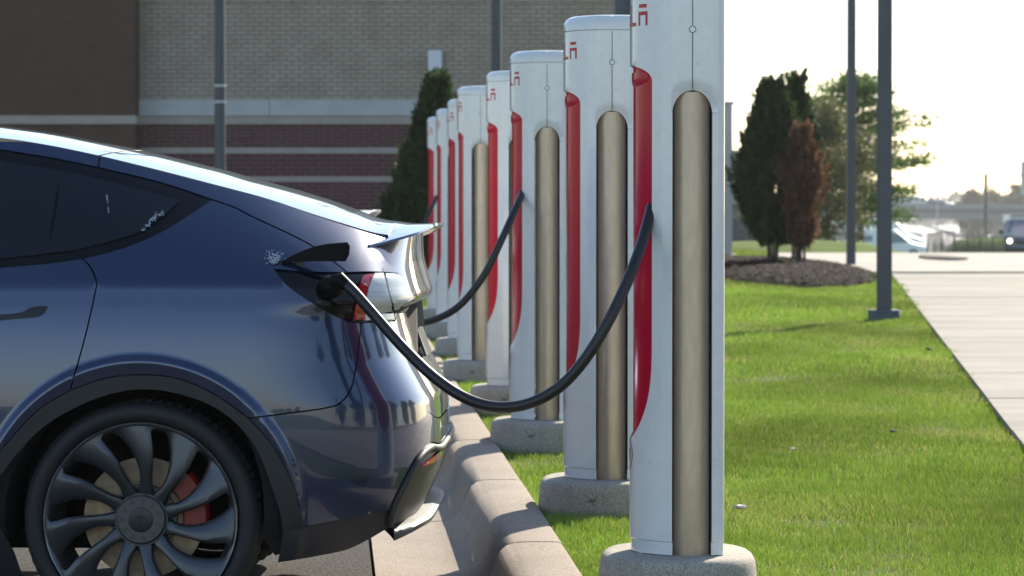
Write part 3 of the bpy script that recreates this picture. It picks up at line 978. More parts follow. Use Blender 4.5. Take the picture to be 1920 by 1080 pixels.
# arch cladding
panel('arch_cladding', poly_join(c_archO_l, c_archO_r, c_archO_b, c_archI[::-1]), M['clad'], car, off=0.006, gap=0.0006, depth=0.06, step=0.03)
# rocker
panel('rocker', [(-2.36, 0.165), (-0.355, 0.165), (-0.375, 0.24), (-0.40, 0.30), (-0.44, 0.37), (-0.5, 0.42), (-0.56, 0.36), (-2.36, 0.355)], M['clad'], car, step=0.04, off=-0.004)
# roof rail, trim, glass
railF = [(-0.9, zR(-0.9)), (-0.6, zR(-0.6))]
trimF = [(-0.9, c_trimU1[0][1] + 0.012)]
panel('roof_rail', poly_join(trimF, c_trimU1, c_seamR[::-1], c_rail1[::-1], railF[::-1]), PB, car)
glF = [(-0.9, c_glU[0][1] + 0.02)]; glFL = [(-0.9, c_glL[0][1] - 0.02)]
panel('window_trim', poly_join(trimF, c_trimU1, c_trimU2, c_belt2[::-1], c_belt1[::-1], [(-0.9, c_belt1[0][1] - 0.02)]), M['trim'], car, off=-0.004, gap=0.0005, step=0.03)
pilT, pilB = sz(115, 320), sz(92, 475.6)
k_t = min(range(len(c_glU)), key=lambda i: abs(c_glU[i][0] - pilT[0])); k_b = min(range(len(c_glL)), key=lambda i: abs(c_glL[i][0] - pilB[0]))
panel('door_window', poly_join(glF, c_glU[:k_t + 1], c_glL[:k_b + 1][::-1], glFL), M['glass'], car, off=0.0008, gap=0.001, depth=0.004)
panel('quarter_window', poly_join(c_glU[k_t:], c_glL[k_b:][::-1]), M['glass'], car, off=0.0008, gap=0.001, depth=0.004)
# hidden front of the car: doors, wing, bonnet side
fr = [(-2.46, 0.36)] + [(-2.89 + 0.40 * math.cos(a), 0.345 + 0.40 * math.sin(a)) for a in np.linspace(0.1, math.pi - 0.05, 16)] + [(-3.5, 0.3), (-3.78, 0.32), (-3.79, 0.5), (-3.75, 0.70)] + [(x, zR(x) - 0.004) for x in np.linspace(-3.6, -2.55, 8)] + [(-2.3, 1.05), (-2.1, 1.07), (-2.1, 0.36)]
panel('front_wing', fr, PB, car, step=0.06)
panel('front_door', [(-2.1, 0.36), (-1.12, 0.36), (-1.12, 1.075), (-2.1, 1.07)], PB, car, step=0.06)
panel('front_window', [(-2.05, 1.08), (-0.92, c_glL[0][1] - 0.02), (-0.92, c_glU[0][1] + 0.02), (-1.5, zR(-1.5) - 0.05), (-1.95, zR(-1.95) - 0.05)], M['glass'], car, step=0.06)
panel('pillar', [(-2.52, zR(-2.52) - 0.03), (-2.3, 1.05), (-2.07, 1.08), (-1.95, zR(-1.95) - 0.05), (-1.5, zR(-1.5) - 0.05), (-0.92, c_glU[0][1] + 0.025), (-0.9, zR(-0.9)), (-1.5, zR(-1.5)), (-2.0, zR(-2.0)), (-2.5, zR(-2.5))], PB, car, step=0.05, gap=0.001)

# top surface: roof, glass hatch and deck up to the lip
crown = curve_of([(0, 235), (60, 242.5), (125, 252), (230, 274), (320, 294), (425, 320), (480, 336), (520, 346), (560, 357), (625, 377), (675, 396), (707, 409), (728, 413), (760, 416), (788, 420)], 0.0)
cr_x = np.concatenate([[-3.78, -3.4, -2.75, -2.5, -2.0, -1.5, -1.0], crown[:, 0]])
cr_z = np.concatenate([[0.76, 0.93, 1.03, 1.12, 1.42, 1.555, 1.57], crown[:, 1]])
def zC(x): return float(sum(np.interp(x + k * 0.02, cr_x, cr_z) for k in (-1, 0, 1)) / 3)
x_corner = Fs(*corner).x
x_tip = xr(Z_TIP)
def top_row(s, n=15):
    if s <= corner[0]:
        if s <= XC: x_e = s; z_e = zR(s)
        else:
            z_e = zR(s); x_e = Fs(s, z_e).x; z_e = zR(x_e)
        E = Fs(s, z_e)
        cx = E.x + 0.045 * min(1, max(0, (E.x + 1.2))) * max(0.0, 1 - max(0, E.x - 0.3) / 0.35)
    else:
        t = (s - corner[0]) / (S_END - corner[0])
        E = Fs(s, corner[1] + (Z_TIP - corner[1]) * math.sin(t * math.pi / 2))
        cx = E.x + (x_tip - E.x) * (0.0) 
        cx = min(cx, x_tip)
    zc = max(zC(cx), E.z)
    row = []
    for k in np.linspace(0, 1, n):
        y = E.y * (1 - k)
        f = 1 - (1 - k) ** 2.2
        row.append(Vector((E.x + (cx - E.x) * (1 - (1 - k) ** 2), y, E.z + (zc - E.z) * f)))
    return row
def top_patch(name, s0, s1, m, parent, n=40):
    R = [top_row(s) for s in np.linspace(s0, s1, n)]
    R = [r + [Vector((v.x, -v.y, v.z)) for v in r[::-1][1:]] for r in R]
    k = len(R[0])
    V = [v for r in R for v in r]
    fs = [(i * k + j, (i + 1) * k + j, (i + 1) * k + j + 1, i * k + j + 1) for i in range(len(R) - 1) for j in range(k - 1)]
    # thickness
    nV = len(V)
    V2 = [v - Vector((0, 0, 0.012)) for v in V]
    bd = [j for j in range(k)] + [i * k + k - 1 for i in range(1, len(R))] + [(len(R) - 1) * k + j for j in range(k - 2, -1, -1)] + [i * k for i in range(len(R) - 2, 0, -1)]
    fs2 = [(bd[i], bd[(i + 1) % len(bd)], nV + bd[(i + 1) % len(bd)], nV + bd[i]) for i in range(len(bd))]
    o = mesh_obj(name, V + V2, [f for f in fs] + fs2, m, parent, True)
    bm = bmesh.new(); bm.from_mesh(o.data); bmesh.ops.recalc_face_normals(bm, faces=bm.faces); bm.to_mesh(o.data); bm.free()
    o.data.set_sharp_from_angle(angle=math.radians(50))
    return o
s_seam = c_rail2[0][0]
M['roofglass'] = mat('dark roof glass', (0.02, 0.022, 0.026), 0.12, coat=1.0)
top_patch('roof_glass', -1.95, s_seam - 0.004, M['roofglass'], car, 30)
s_deck = sz(640, 419)[0]
top_patch('hatch_glass', s_seam + 0.003, s_deck, M['roofglass'], car, 40)
top_patch('hatch_deck', s_deck + 0.0015, S_END, PB, car, 60)
top_patch('windscreen', -2.53, -1.956, M['glass'], car, 12)
top_patch('bonnet', -3.78, -2.536, PB, car, 16)
# spoiler blade on the trailing edge
tip = cp(826, 419, 0.0)
def spoiler():
    R = []
    N = 60
    path = [sz(692, 462), sz(710, 457)] + c_lip
    L = [0]
    for a, b in zip(path, path[1:]): L.append(L[-1] + (Fs(*b) - Fs(*a)).length)
    for t in np.linspace(0, 1, N):
        d = t * L[-1]
        k = min(len(path) - 2, int(np.searchsorted(L, d, side='right') - 1)); k = max(0, k)
        f = (d - L[k]) / max(1e-6, L[k + 1] - L[k])
        s = path[k][0] + (path[k + 1][0] - path[k][0]) * f; z = path[k][1] + (path[k + 1][1] - path[k][1]) * f
        P = Fs(s, z)
        n = Ns(s, z); n.z = 0; n = n.normalized() if n.length > 1e-6 else Vector((1, 0, 0))
        if t > 0.999: n = Vector((1, 0, 0))
        g = min(1, t / 0.35); g = g * g * (3 - 2 * g)
        ln = 0.003 + (tip.x - x_tip - 0.003) * g
        rise = 0.000 + (tip.z - Z_TIP) * g
        thick = 0.006 + 0.012 * g
        inn = n * -0.02
        top0 = P + inn + Vector((0, 0, 0.0035 + 0.001 * g))
        e1 = P + n * ln + Vector((0, 0, rise + 0.003))
        e2 = P + n * (ln + 0.002) + Vector((0, 0, rise - 0.004))
        bot = P + n * 0.001 - Vector((0, 0, thick))
        b2 = P + inn - Vector((0, 0, thick))
        mid = P + n * (ln * 0.5) + Vector((0, 0, rise * 0.35 + 0.0045))
        R.append([top0, mid, e1, e2, bot, b2])
    R2 = [[Vector((v.x, -v.y, v.z)) for v in r] for r in R[::-1]][1:]
    mb = MB(); mb.loft(R + R2)
    o = mb.build('spoiler', PB, car, True, 50)
    bm = bmesh.new(); bm.from_mesh(o.data); bmesh.ops.recalc_face_normals(bm, faces=bm.faces); bm.to_mesh(o.data); bm.free()
spoiler()
# inner shell, coloured black for the shade in the panel gaps; floor and wheel wells
arch = [(0.0 + 0.40 * math.cos(a), 0.345 + 0.40 * math.sin(a)) for a in np.linspace(-0.3, math.pi + 0.3, 26)]
rearline = [(S_END, 0.36), (S_END, Z_TIP - 0.012)]
shellP = [(0.46, 0.23)] + [(0.75, 0.30)] + rearline + [(p[0], p[1] - 0.016) for p in c_lip[::-1][1:]] + [(p[0], p[1] - 0.016) for p in c_rail2[::-1]] + [(p[0], p[1] - 0.016) for p in c_rail1[::-1]] + [(-1.0, zR(-1.0) - 0.02), (-1.6, zR(-1.6) - 0.02), (-2.1, zR(-2.1) - 0.02), (-2.1, 0.22), (-0.43, 0.22)] + arch[::-1][:-1]
M['inner'] = mat('gap shade black', (0.006, 0.006, 0.007), 0.9)
panel('inner_shell', poly_join(shellP), M['inner'], car, off=-0.016, gap=0.0, depth=0.002, step=0.05)
mb = MB(); mb.box((-1.6, 0, 0.26), (4.3, 1.35, 0.05)); mb.box((0.5, 0, 0.34), (0.34, 1.2, 0.05)); mb.build('underbody', M['well'], car)
for cx in (0.0, -2.89):
    for sd in (-1, 1):
        mb = MB()
        aa = np.linspace(-0.15, math.pi + 0.15, 30)
        mb.loft([[(cx + r * math.cos(a), sd * y, 0.345 + r * math.sin(a)) for a in aa] for r, y in ((0.405, 0.93), (0.402, 0.60))], False, False, closed=False)
        mb.add([(cx + 0.402 * math.cos(a), sd * 0.60, 0.345 + 0.402 * math.sin(a)) for a in aa], [tuple(range(len(aa)))])
        mb.build('wheel_well', M['well'], car)

# lamp cluster and charge port
lampP = poly_join(lamp_top, lamp_rt, lamp_in, c_lampB[::-1], c_portB[::-1], c_portT[::-1])
cluster = panel('lamp_cluster', lampP, M['trim'], car, off=-0.006, gap=0.0016, step=0.014)
redP = chain([(690, 514), (680, 519), (673, 540), (667, 570), (663, 599)], 4) + chain([(663, 599), (684, 600)], 2) + chain([(684, 600), (685, 570), (690, 540), (702, 514)], 4)
clrP = chain([(702, 512.5), (718, 512)], 2) + chain([(718, 512), (726, 545), (734, 575), (739, 600)], 4) + chain([(739, 600), (684, 601)], 3) + chain([(684, 601), (685, 570), (691, 538), (702, 512.5)], 4)
inP = chain([(722, 512), (745, 514), (759, 530), (773, 552), (776.5, 561)], 4) + chain([(776.5, 561), (765, 566), (753, 573), (745, 585), (741, 598)], 4) + chain([(741, 598), (737, 575), (729, 545), (722, 512)], 4)
panel('red_lens', poly_join(redP), M['redlens'], car, off=0.002, gap=0.0004, depth=0.006, step=0.012)
panel('clear_lens', poly_join(clrP), M['lens'], car, off=0.003, gap=0.0006, depth=0.006, step=0.012)
panel('reversing_lens', poly_join(inP), M['lens'], car, off=0.002, gap=0.001, depth=0.006, step=0.010)
# open charge-port flap on its hinge
fl = [(516, 494), (536, 485), (560, 473), (590, 462), (615, 457), (651, 454), (656, 461), (655, 477), (648, 490), (600, 490), (560, 490)]
yf = Fs(*sz(590, 500)).y
def flap_pt(p, y): return cp(p[0], p[1], y)
mb = MB()
mb.loft([[flap_pt(p, yf - 0.012) for p in fl], [flap_pt(p, yf - 0.030) for p in fl]])
flap = mb.build('charge_port_flap', M['black'], car)
mb = MB()
hp = [(555, 486), (571, 486), (572, 532), (556, 532)]
mb.loft([[flap_pt(p, yf + 0.012) for p in hp], [flap_pt(p, yf - 0.016) for p in hp]])
mb.build('hinge', M['clad'], flap)
# reflector, sensor
panel('reflector', chain([(790, 874), (808, 858), (826, 843)], 3) + chain([(826, 843), (824, 857)], 2) + chain([(824, 857), (808, 868), (790, 874)], 3)[:-1], M['redlens'], car, off=0.006, gap=0.0, step=0.01)
c0 = sz(551, 867)
mb = MB()
q, nn = Fs(*c0), Ns(*c0)
t1 = nn.cross(Vector((0, 0, 1))).normalized(); t2 = t1.cross(nn)
mb.loft([[q + nn * h + (t1 * math.cos(a) + t2 * math.sin(a)) * r for a in np.linspace(0, 2 * math.pi, 20, endpoint=False)] for r, h in ((0.0095, 0.0), (0.0095, 0.0030), (0.0078, 0.0030), (0.0074, 0.0022))], False, False)
mb.build('sensor_ring', M['inner'], car, True)
# door handle, flush, dark
panel('door_handle', poly_join([(-0.62, sz(0, 592)[1] - 0.012)], chain([(0, 590), (40, 586), (56, 577), (78, 574), (90, 575)], 3), chain([(90, 575), (82, 588), (66, 595), (30, 598), (0, 601)], 3), [(-0.62, sz(0, 601)[1] - 0.012)]), M['trim'], car, off=0.003, gap=0.0, step=0.02)
# number plate standing off the tailgate
p1, p2 = cp(771, 574, 0.0), cp(803, 664, 0.0)
ax = (p2 - p1); ax.y = 0; axn = Vector((ax.z, 0, -ax.x)).normalized() * -1
mb = MB()
mb.loft([[p1 + Vector((0, y, 0)) + axn * h for y in (-0.155, 0.155)] + [p2 + Vector((0, y, 0)) + axn * h for y in (0.155, -0.155)] for h in (-0.004, 0.004)])
mb.build('number_plate', M['plate'], car)
# diffuser lip
mb = MB()
def lip(d, z):
    out = []
    for s in np.linspace(sz(735, 986)[0], S_END, 24):
        p = Fs(s, z_vb + 0.02); n = Ns(s, z_vb + 0.1); n.z = 0; n.normalize()
        g = min(1, max(0, (s - sz(735, 986)[0]) / 0.18))
        out.append(Vector((p.x, p.y, z)) + n * (d * g) + Vector((0, 0, -0.03 * (1 - g))))
    return out + [Vector((v.x, -v.y, v.z)) for v in out[::-1][1:]]
zl = z_vb + 0.005
mb.loft([lip(-0.10, zl + 0.012), lip(0.018, zl + 0.004), lip(0.036, zl - 0.006), lip(0.034, zl - 0.020), lip(-0.10, zl - 0.022)], False, False, closed=False)
M['lip'] = mat('grey diffuser plastic', (0.045, 0.045, 0.047), 0.5)
mb.build('diffuser_lip', M['lip'], car, True, 50)

# ---------------------------------------------------------------- wheels (axis along y, outer face at y = 0 going to -y)
def make_wheel(parent, cx, sd):
    w = empty('wheel'); w.parent = parent; w.location = (cx, sd * 0.952, 0.345)
    s = 1 if sd < 0 else -1                       # outward is -y for the left side
    def Y(d): return s * d                        # d = distance inwards
    def rev(prof, n=72): return [[(r * math.cos(a), Y(d), r * math.sin(a)) for a in np.linspace(0, 2 * math.pi, n, endpoint=False)] for r, d in prof]
    mb = MB()
    mb.loft(rev([(0.286, 0.028), (0.292, 0.012), (0.302, 0.002), (0.318, -0.002), (0.332, 0.006), (0.341, 0.022), (0.346, 0.045), (0.3475, 0.12), (0.346, 0.20), (0.338, 0.235), (0.29, 0.24)]), False, False)
    ty = mb.build('tyre', M['tyre'], w, True, 50)
    mb = MB()                                     # tread blocks at the shoulder
    for k in range(72):
        a = 2 * math.pi * k / 72
        for d0, d1 in ((0.052, 0.080), (0.09, 0.15), (0.165, 0.21)):
            pp = []
            for rr in (0.340, 0.3490):
                for (da, d) in ((0.006, d0), (0.055, d0 + 0.006), (0.055, d1), (0.006, d1 - 0.006)):
                    pp.append((rr * math.cos(a + da), Y(d), rr * math.sin(a + da)))
            mb.add(pp, [(4, 5, 6, 7), (0, 1, 5, 4), (1, 2, 6, 5), (2, 3, 7, 6), (3, 0, 4, 7)])
    mb.build('tread', M['tyre'], ty)
    mb = MB()                                     # rim barrel and lip
    mb.loft(rev([(0.270, 0.022), (0.278, 0.010), (0.2835, 0.010)]), False, False)
    mb.loft(rev([(0.270, 0.022), (0.262, 0.04), (0.252, 0.10), (0.25, 0.22)]), False, False)
    mb.build('rim', M['wheel'], w, True, 60)
    mb = MB(); mb.loft(rev([(0.2822, 0.0095), (0.2840, 0.0085), (0.2858, 0.0105), (0.2862, 0.016)]), False, False)
    mb.build('rim_edge', M['wheel_edge'], w, True)
    # eleven curved blade spokes
    NS = 11
    for k in range(NS):
        a0 = 2 * math.pi * k / NS + math.radians(98 + 16.4)
        mb = MB(); rings = []
        for t in np.linspace(0, 1, 18):
            r = 0.074 + (0.276 - 0.074) * t
            swirl = math.radians(4.0 * t + 11.0 * t * t) * s
            pitch = 2 * math.pi / NS
            # angular half width: wide at hub (spokes merge), narrow in the middle, wide blade outside
            hw = pitch * (0.5 * (1 - t) ** 9 + 0.175 + 0.185 * (t ** 1.3)) * (1.0 if t < 0.93 else 1 + (t - 0.93) * 5.5)
            hw = min(hw, pitch * 0.5)
            dish = 0.030 - 0.020 * t - 0.016 * math.sin(t * math.pi)
            tw = 0.016 * t                        # blade twist
            sec = []
            for q in np.linspace(-1, 1, 9):
                a = a0 + swirl + hw * q
                d = dish + tw * (q * s) * 0.8 + 0.006 * (q * q) * 1.0
                if abs(q) > 0.97: d += 0.006
                sec.append((r * math.cos(a), Y(d), r * math.sin(a)))
            for q in np.linspace(1, -1, 5):
                a = a0 + swirl + hw * q * 0.96
                sec.append((r * math.cos(a), Y(dish + 0.036), r * math.sin(a)))
            rings.append(sec)
        mb.loft(rings)
        mb.build('spoke', M['wheel'], w, True, 38)
    # hub, cap with notches, emblem
    mb = MB(); mb.loft(rev([(0.0, 0.03), (0.078, 0.030), (0.080, 0.060)], 48), False, False); mb.build('hub', M['wheel'], w, True, 40)
    mb = MB(); mb.loft(rev([(0.0705, 0.029), (0.0705, 0.0185), (0.067, 0.016), (0.0, 0.016)], 64), False, False); cap = mb.build('hub_cap', M['wheel'], w, True, 30)
    mb = MB(); mb.loft(rev([(0.0735, 0.0292), (0.0712, 0.0292)], 64), False, False); mb.build('cap_gap', M['seam'], cap)
    for k in range(11):
        a = 2 * math.pi * k / 11 + math.radians(82)
        mb = MB()
        def T(r, da): return (r * math.cos(a + da), Y(0.0152), r * math.sin(a + da))
        mb.add([T(0.0625, -0.085), T(0.0625, -0.045), T(0.046, 0.0), T(0.0625, 0.045), T(0.0625, 0.085), T(0.049, 0.035), T(0.0445, 0.0), T(0.049, -0.035)], [(0, 1, 2, 7), (7, 2, 6), (2, 3, 4, 5), (2, 5, 6)])
        mb.build('notch', M['seam'], cap)
    mb = MB(); mb.loft(rev([(0.037, 0.0165), (0.036, 0.0128), (0.030, 0.0118), (0.0, 0.0112)], 48), False, False); med = mb.build('medallion', M['emblem'], cap, True, 40)
    mb = MB()                                     # T mark
    def E2(x, z): return (s * x, Y(0.0102), z)
    arc = [(-0.0165 + 0.033 * t, 0.0135 - 0.006 * (2 * t - 1) ** 2) for t in np.linspace(0, 1, 9)]
    low = [(-0.0145 + 0.029 * t, 0.0095 - 0.005 * (2 * t - 1) ** 2) for t in np.linspace(0, 1, 9)]
    vs = [E2(*p) for p in arc] + [E2(*p) for p in low]
    mb.add(vs, [(i, i + 1, 10 + i, 9 + i) for i in range(8)])
    mb.add([E2(-0.0032, 0.0085), E2(0.0032, 0.0085), E2(0.0008, -0.017), E2(-0.0008, -0.017)], [(0, 1, 2, 3)])
    mb.build('emblem', M['seam'], med)
    # brake
    mb = MB(); mb.loft(rev([(0.10, 0.088), (0.178, 0.088), (0.178, 0.112), (0.10, 0.112)], 64), False, False); mb.build('brake_disc', M['disc'], w, True, 30)
    mb = MB(); mb.loft(rev([(0.0, 0.07), (0.098, 0.07), (0.102, 0.10)], 40), False, False); mb.build('disc_hat', M['wheel'], w, True, 30)
    mb = MB()
    ca = np.linspace(math.radians(-14), math.radians(44), 14) if s > 0 else math.pi - np.linspace(math.radians(-14), math.radians(44), 14)
    mb.loft([[(r * math.cos(a), Y(d), r * math.sin(a)) for r, d in ((0.118, 0.070), (0.124, 0.058), (0.186, 0.058), (0.196, 0.070), (0.196, 0.14), (0.118, 0.14))] for a in ca])
    mb.build('caliper', M['caliper'], w, True, 30)
    return w
make_wheel(car, 0.0, -1)
make_wheel(car, 0.0, 1)
make_wheel(car, -2.89, -1)
make_wheel(car, -2.89, 1)

# dried splashes on the flank and the quarter glass
def splash(pxs, n, spread, size, parent):
    mb = MB(); rr = random.Random(len(pxs) * 31 + n)
    for k in range(n):
        a = rr.choice(range(len(pxs) - 1)); t = rr.random()
        cx = pxs[a][0] + (pxs[a + 1][0] - pxs[a][0]) * t + rr.gauss(0, spread); cy = pxs[a][1] + (pxs[a + 1][1] - pxs[a][1]) * t + rr.gauss(0, spread)
        sx, sy = size * rr.uniform(0.4, 1.4), size * rr.uniform(0.3, 0.9); rot = rr.uniform(-0.9, -0.3)
        vs = []
        for i in range(7):
            al = 2 * math.pi * i / 7; q = rr.uniform(0.6, 1.2)
            ex, ey = sx * q * math.cos(al), sy * q * math.sin(al)
            u = sz(cx + ex * math.cos(rot) - ey * math.sin(rot), cy + ex * math.sin(rot) + ey * math.cos(rot))
            vs.append(Fs(*u) + Ns(*u) * (0.0016 + 0.00004 * k))
        mb.add(vs, [tuple(range(7))[::-1]])
    o = mb.build('dried_splash', M['splash'], parent)
    bm = bmesh.new(); bm.from_mesh(o.data); bmesh.ops.recalc_face_normals(bm, faces=bm.faces); bm.to_mesh(o.data); bm.free()
splash([(502, 477), (522, 482), (514, 494), (506, 486)], 150, 4.2, 1.5, car)
splash([(268, 434), (276, 424), (284, 413), (291, 408), (306, 400)], 90, 2.0, 1.4, car)
splash([(200, 368), (202, 380), (203, 400)], 36, 0.8, 1.1, car)

# ---------------------------------------------------------------- the pale car one bay further on, almost wholly hidden
car2 = copy_tree(car)
car2.name = 'parked_car'
p2 = on_site(262, 700, 0.0)
D2 = 15.1
car2.location = (CAR_O.x + KS * (D2 - CAR_O.y) - 0.17, D2 + 0.95, site_z(D2) + 0.0)
car2.scale = (1.0, 1.0, 1.0)
tag(car2, 'white car parked beyond the dark one, only a sliver of its tail showing', 'car')
for o_ in list(car2.children_recursive):
    if o_.name.startswith('dried_splash'):
        bpy.data.objects.remove(o_); continue
    if o_.type == 'MESH' and o_.parent == car2:          # a lower roof than its neighbour
        o_.data = o_.data.copy()
        for v in o_.data.vertices:
            if v.co.z > 1.1: v.co.z = 1.1 + (v.co.z - 1.1) * float(np.interp(v.co.x, [0.1, 0.75], [0.66, 1.0]))
    if o_.type == 'MESH' and o_.data.materials and o_.data.materials[0] == M['paint']:
        o_.material_slots[0].link = 'OBJECT'
        o_.material_slots[0].material = M['white_paint']

# ================================================================== CABLES
def cable(name, pts, r, label, conn=None):
    root = empty(name, pts[0])
    tag(root, label, 'cable', 'charging cables')
    q = catmull(pts, 10)
    mb = MB(); mb.tube([Vector(p) - Vector(pts[0]) for p in q], r, 14)
    mb.build('jacket', M['cable'], root, True)
    return root
def cpx(lst):   # photo points with a depth each
    return [tuple(pt(a, b, d)) for a, b, d in lst]
plug_w = lambda v: CAR_O + CAR_EX * v.x + CAR_EY * v.y + Vector((0, 0, v.z))
port = Fs(*sz(617, 538))
pD = plug_w(port).y
k1 = cable('charging_cable', cpx([(1236, 338, 9.50), (1225, 376, 9.44), (1209, 436, 9.375), (1190, 494, 9.30), (1165, 553, 9.27), (1132, 618, 9.25), (1092, 680, 9.25), (1046, 728, 9.26), (990, 757, 9.28), (930, 763, 9.31), (872, 746, 9.34), (815, 708, 9.38), (760, 656, 9.42), (708, 598, 9.45), (664, 548, 9.47), (645, 529, pD - 0.055)]), 0.0165, 'thick black charging cable hanging from the tallest post to the dark car')
# plug and handle at the port
base = Vector(pt(1236, 338, 9.50))
mb = MB()
pw = plug_w(port); nw = (CAR_EX * Ns(*sz(617, 538)).x + CAR_EY * Ns(*sz(617, 538)).y).normalized()
mb.tube([pw + nw * 0.0 - base, pw + nw * 0.02 - base, pw + nw * 0.045 - base, pw + nw * 0.058 - base], [0.034, 0.034, 0.028, 0.016], 24)
mb.build('plug', M['black'], k1, True)
mb = MB()
h0 = pw + nw * 0.042; h1 = Vector(pt(636, 523, pD - 0.055)); h2 = Vector(pt(652, 537, pD - 0.06))
mb.tube([h0 - base, (h0 + h1) / 2 - base + Vector((0, 0, 0.008)), h1 - base, h2 - base], [0.020, 0.024, 0.021, 0.018], 18)
mb.build('handle', M['black'], k1, True)
cable('charging_cable', cpx([(992, 328, 15.02), (982, 356, 14.93), (962, 402, 14.78), (938, 455, 14.72), (908, 515, 14.7), (868, 567, 14.7), (828, 594, 14.72), (780, 607, 14.8), (740, 600, 14.9), (690, 560, 15.05)]), 0.0165, 'black charging cable from the third post dropping behind the dark car')
cable('charging_cable', cpx([(822, 355, 28.75), (817, 372, 28.6), (809, 390, 28.5), (799, 412, 28.45), (786, 450, 28.4), (770, 500, 28.4), (750, 530, 28.45), (700, 540, 28.6)]), 0.0165, 'thin looking black cable from the last post beside the evergreen shrub')

# ================================================================== PLANTING
def rot_rand(n, rng):
    a = rng.uniform(0, 2 * math.pi, n)
    return a
def lawn_blades(regions, rng):
    V, T, C = [], [], []
    base = 0
    for (x0f, x1f, y0, y1, dens, hm, wd) in regions:
        # sample in y strips
        yy = np.arange(y0, y1, 0.5)
        for ya in yy:
            yb = min(y1, ya + 0.5)
            xa, xb = x0f((ya + yb) / 2), x1f((ya + yb) / 2)
            if xb <= xa: continue
            n = int((xb - xa) * (yb - ya) * dens)
            x = rng.uniform(xa, xb, n); y = rng.uniform(ya, yb, n)
            # patches: long tufts, thin worn places
            p = np.sin(x * 3.1 + 1.3 * np.sin(y * 1.7)) * np.sin(y * 2.3 + 1.1 * np.sin(x * 2.6)) + 0.6 * np.sin(x * 9.1 + y * 4.7) * np.sin(y * 7.7 - x * 3.3)
            q = np.sin(x * 1.3 + 4 + np.sin(y * 0.7)) * np.sin(y * 0.9 + 0.7 * np.sin(x * 1.9))
            keep = rng.uniform(0, 1, n) < np.clip(1.0 - 0.55 * np.clip(-p - 0.55, 0, 1) * 1.6, 0.25, 1)
            x, y, p, q = x[keep], y[keep], p[keep], q[keep]; n = len(x)
            h = hm * rng.uniform(0.55, 1.25, n) * (1.0 + 0.28 * np.clip(p, -1, 1.2))
            a = rng.uniform(0, 2 * math.pi, n); b = rng.uniform(0, 2 * math.pi, n)
            ln = h * rng.uniform(0.15, 0.75, n)
            w = wd * rng.uniform(0.7, 1.3, n)
            z = Z_LAWN - 0.030 + SL * y + 0.012 * np.sin(x * 2.1 + np.sin(y)) * np.sin(y * 1.6) 
            dx, dy = np.cos(a) * w, np.sin(a) * w
            lx, ly_ = np.cos(b) * ln, np.sin(b) * ln
            v = np.stack([np.stack([x - dx, y - dy, z], 1), np.stack([x + dx, y + dy, z], 1),
                          np.stack([x + lx * 0.4 + dx * 0.7, y + ly_ * 0.4 + dy * 0.7, z + h * 0.62], 1), np.stack([x + lx * 0.4 - dx * 0.7, y + ly_ * 0.4 - dy * 0.7, z + h * 0.62], 1),
                          np.stack([x + lx, y + ly_, z + h], 1)], 1)
            k = base + np.arange(n) * 5
            t = np.concatenate([np.stack([k, k + 1, k + 2], 1), np.stack([k, k + 2, k + 3], 1), np.stack([k + 3, k + 2, k + 4], 1)], 0)
            worn = np.clip(np.sin(x * 2.2 + 2 * np.sin(y * 0.8)) * np.sin(y * 1.1 + 1.5 * np.sin(x * 1.3)) - 0.35, 0, 1)
            dry = (rng.uniform(0, 1, n) < 0.08 + 0.16 * np.clip(-p, 0, 1) + 0.5 * worn).astype(float)
            g = rng.uniform(0.75, 1.25, n) * (1 + 0.30 * q) * (1 - 0.14 * np.clip(p, 0, 1))
            col = np.stack([0.180 * g + 0.20 * dry, 0.285 * g + 0.09 * dry, 0.034 * g + 0.09 * dry], 1)
            V.append(v.reshape(-1, 3)); T.append(t); C.append(np.repeat(col, 5, 0))
            base += n * 5
    return np.concatenate(V), np.concatenate(T), np.concatenate(C)
rg1 = np.random.default_rng(3)
V, T, C = lawn_blades([
    (lambda y: kerb_x(y) + 0.165, lambda y: min(walk_left(y) + 0.022 + 0.018 * math.sin(y * 5.1) + 0.012 * math.sin(y * 13.7), 0.2 + y * 0.17), 7.6, 13, 17000, 0.034, 0.0013),
    (lambda y: kerb_x(y) + 0.165, lambda y: min(walk_left(y) + 0.022 + 0.018 * math.sin(y * 5.1) + 0.012 * math.sin(y * 13.7), 0.3 + y * 0.18), 13, 20, 8500, 0.034, 0.0018),
    (lambda y: kerb_x(y) + 0.165, lambda y: walk_left(y) + 0.025 + 0.02 * math.sin(y * 3.1), 20, 30, 3400, 0.036, 0.0027),
    (lambda y: kerb_x(y) + 0.165 if y < 38 else -2.3, lambda y: walk_left(y) + 0.025 + 0.02 * math.sin(y * 3.1), 30, 45, 1200, 0.05, 0.0046),
    (lambda y: -2.3 if y < 50 else 2.3, lambda y: 4.53, 45, 61, 600, 0.07, 0.007),
], rg1)
# leave the pedestals free
keep = np.ones(len(T), bool)
cen = V[T[:, 0]]
for D, px in zip(Ds, PXs):
    x = (px - 960) * D / F_PX - 0.033
    keep &= (((cen[:, 0] - x) / 0.225) ** 2 + ((cen[:, 1] - D - 0.165) / 0.305) ** 2) > 1
mbx, mby = on_site(1468, 511, Z_LAWN).x, 45.0
keep &= (((cen[:, 0] - 3.72) / 1.12) ** 2 + ((cen[:, 1] - 45.5) / 6.6) ** 2) > 1
T = T[keep]
go = big_mesh('grass', V, T, C, M['grass'])
tag(go, 'sunlit mown green lawn around the charging posts', 'grass', kind='stuff')

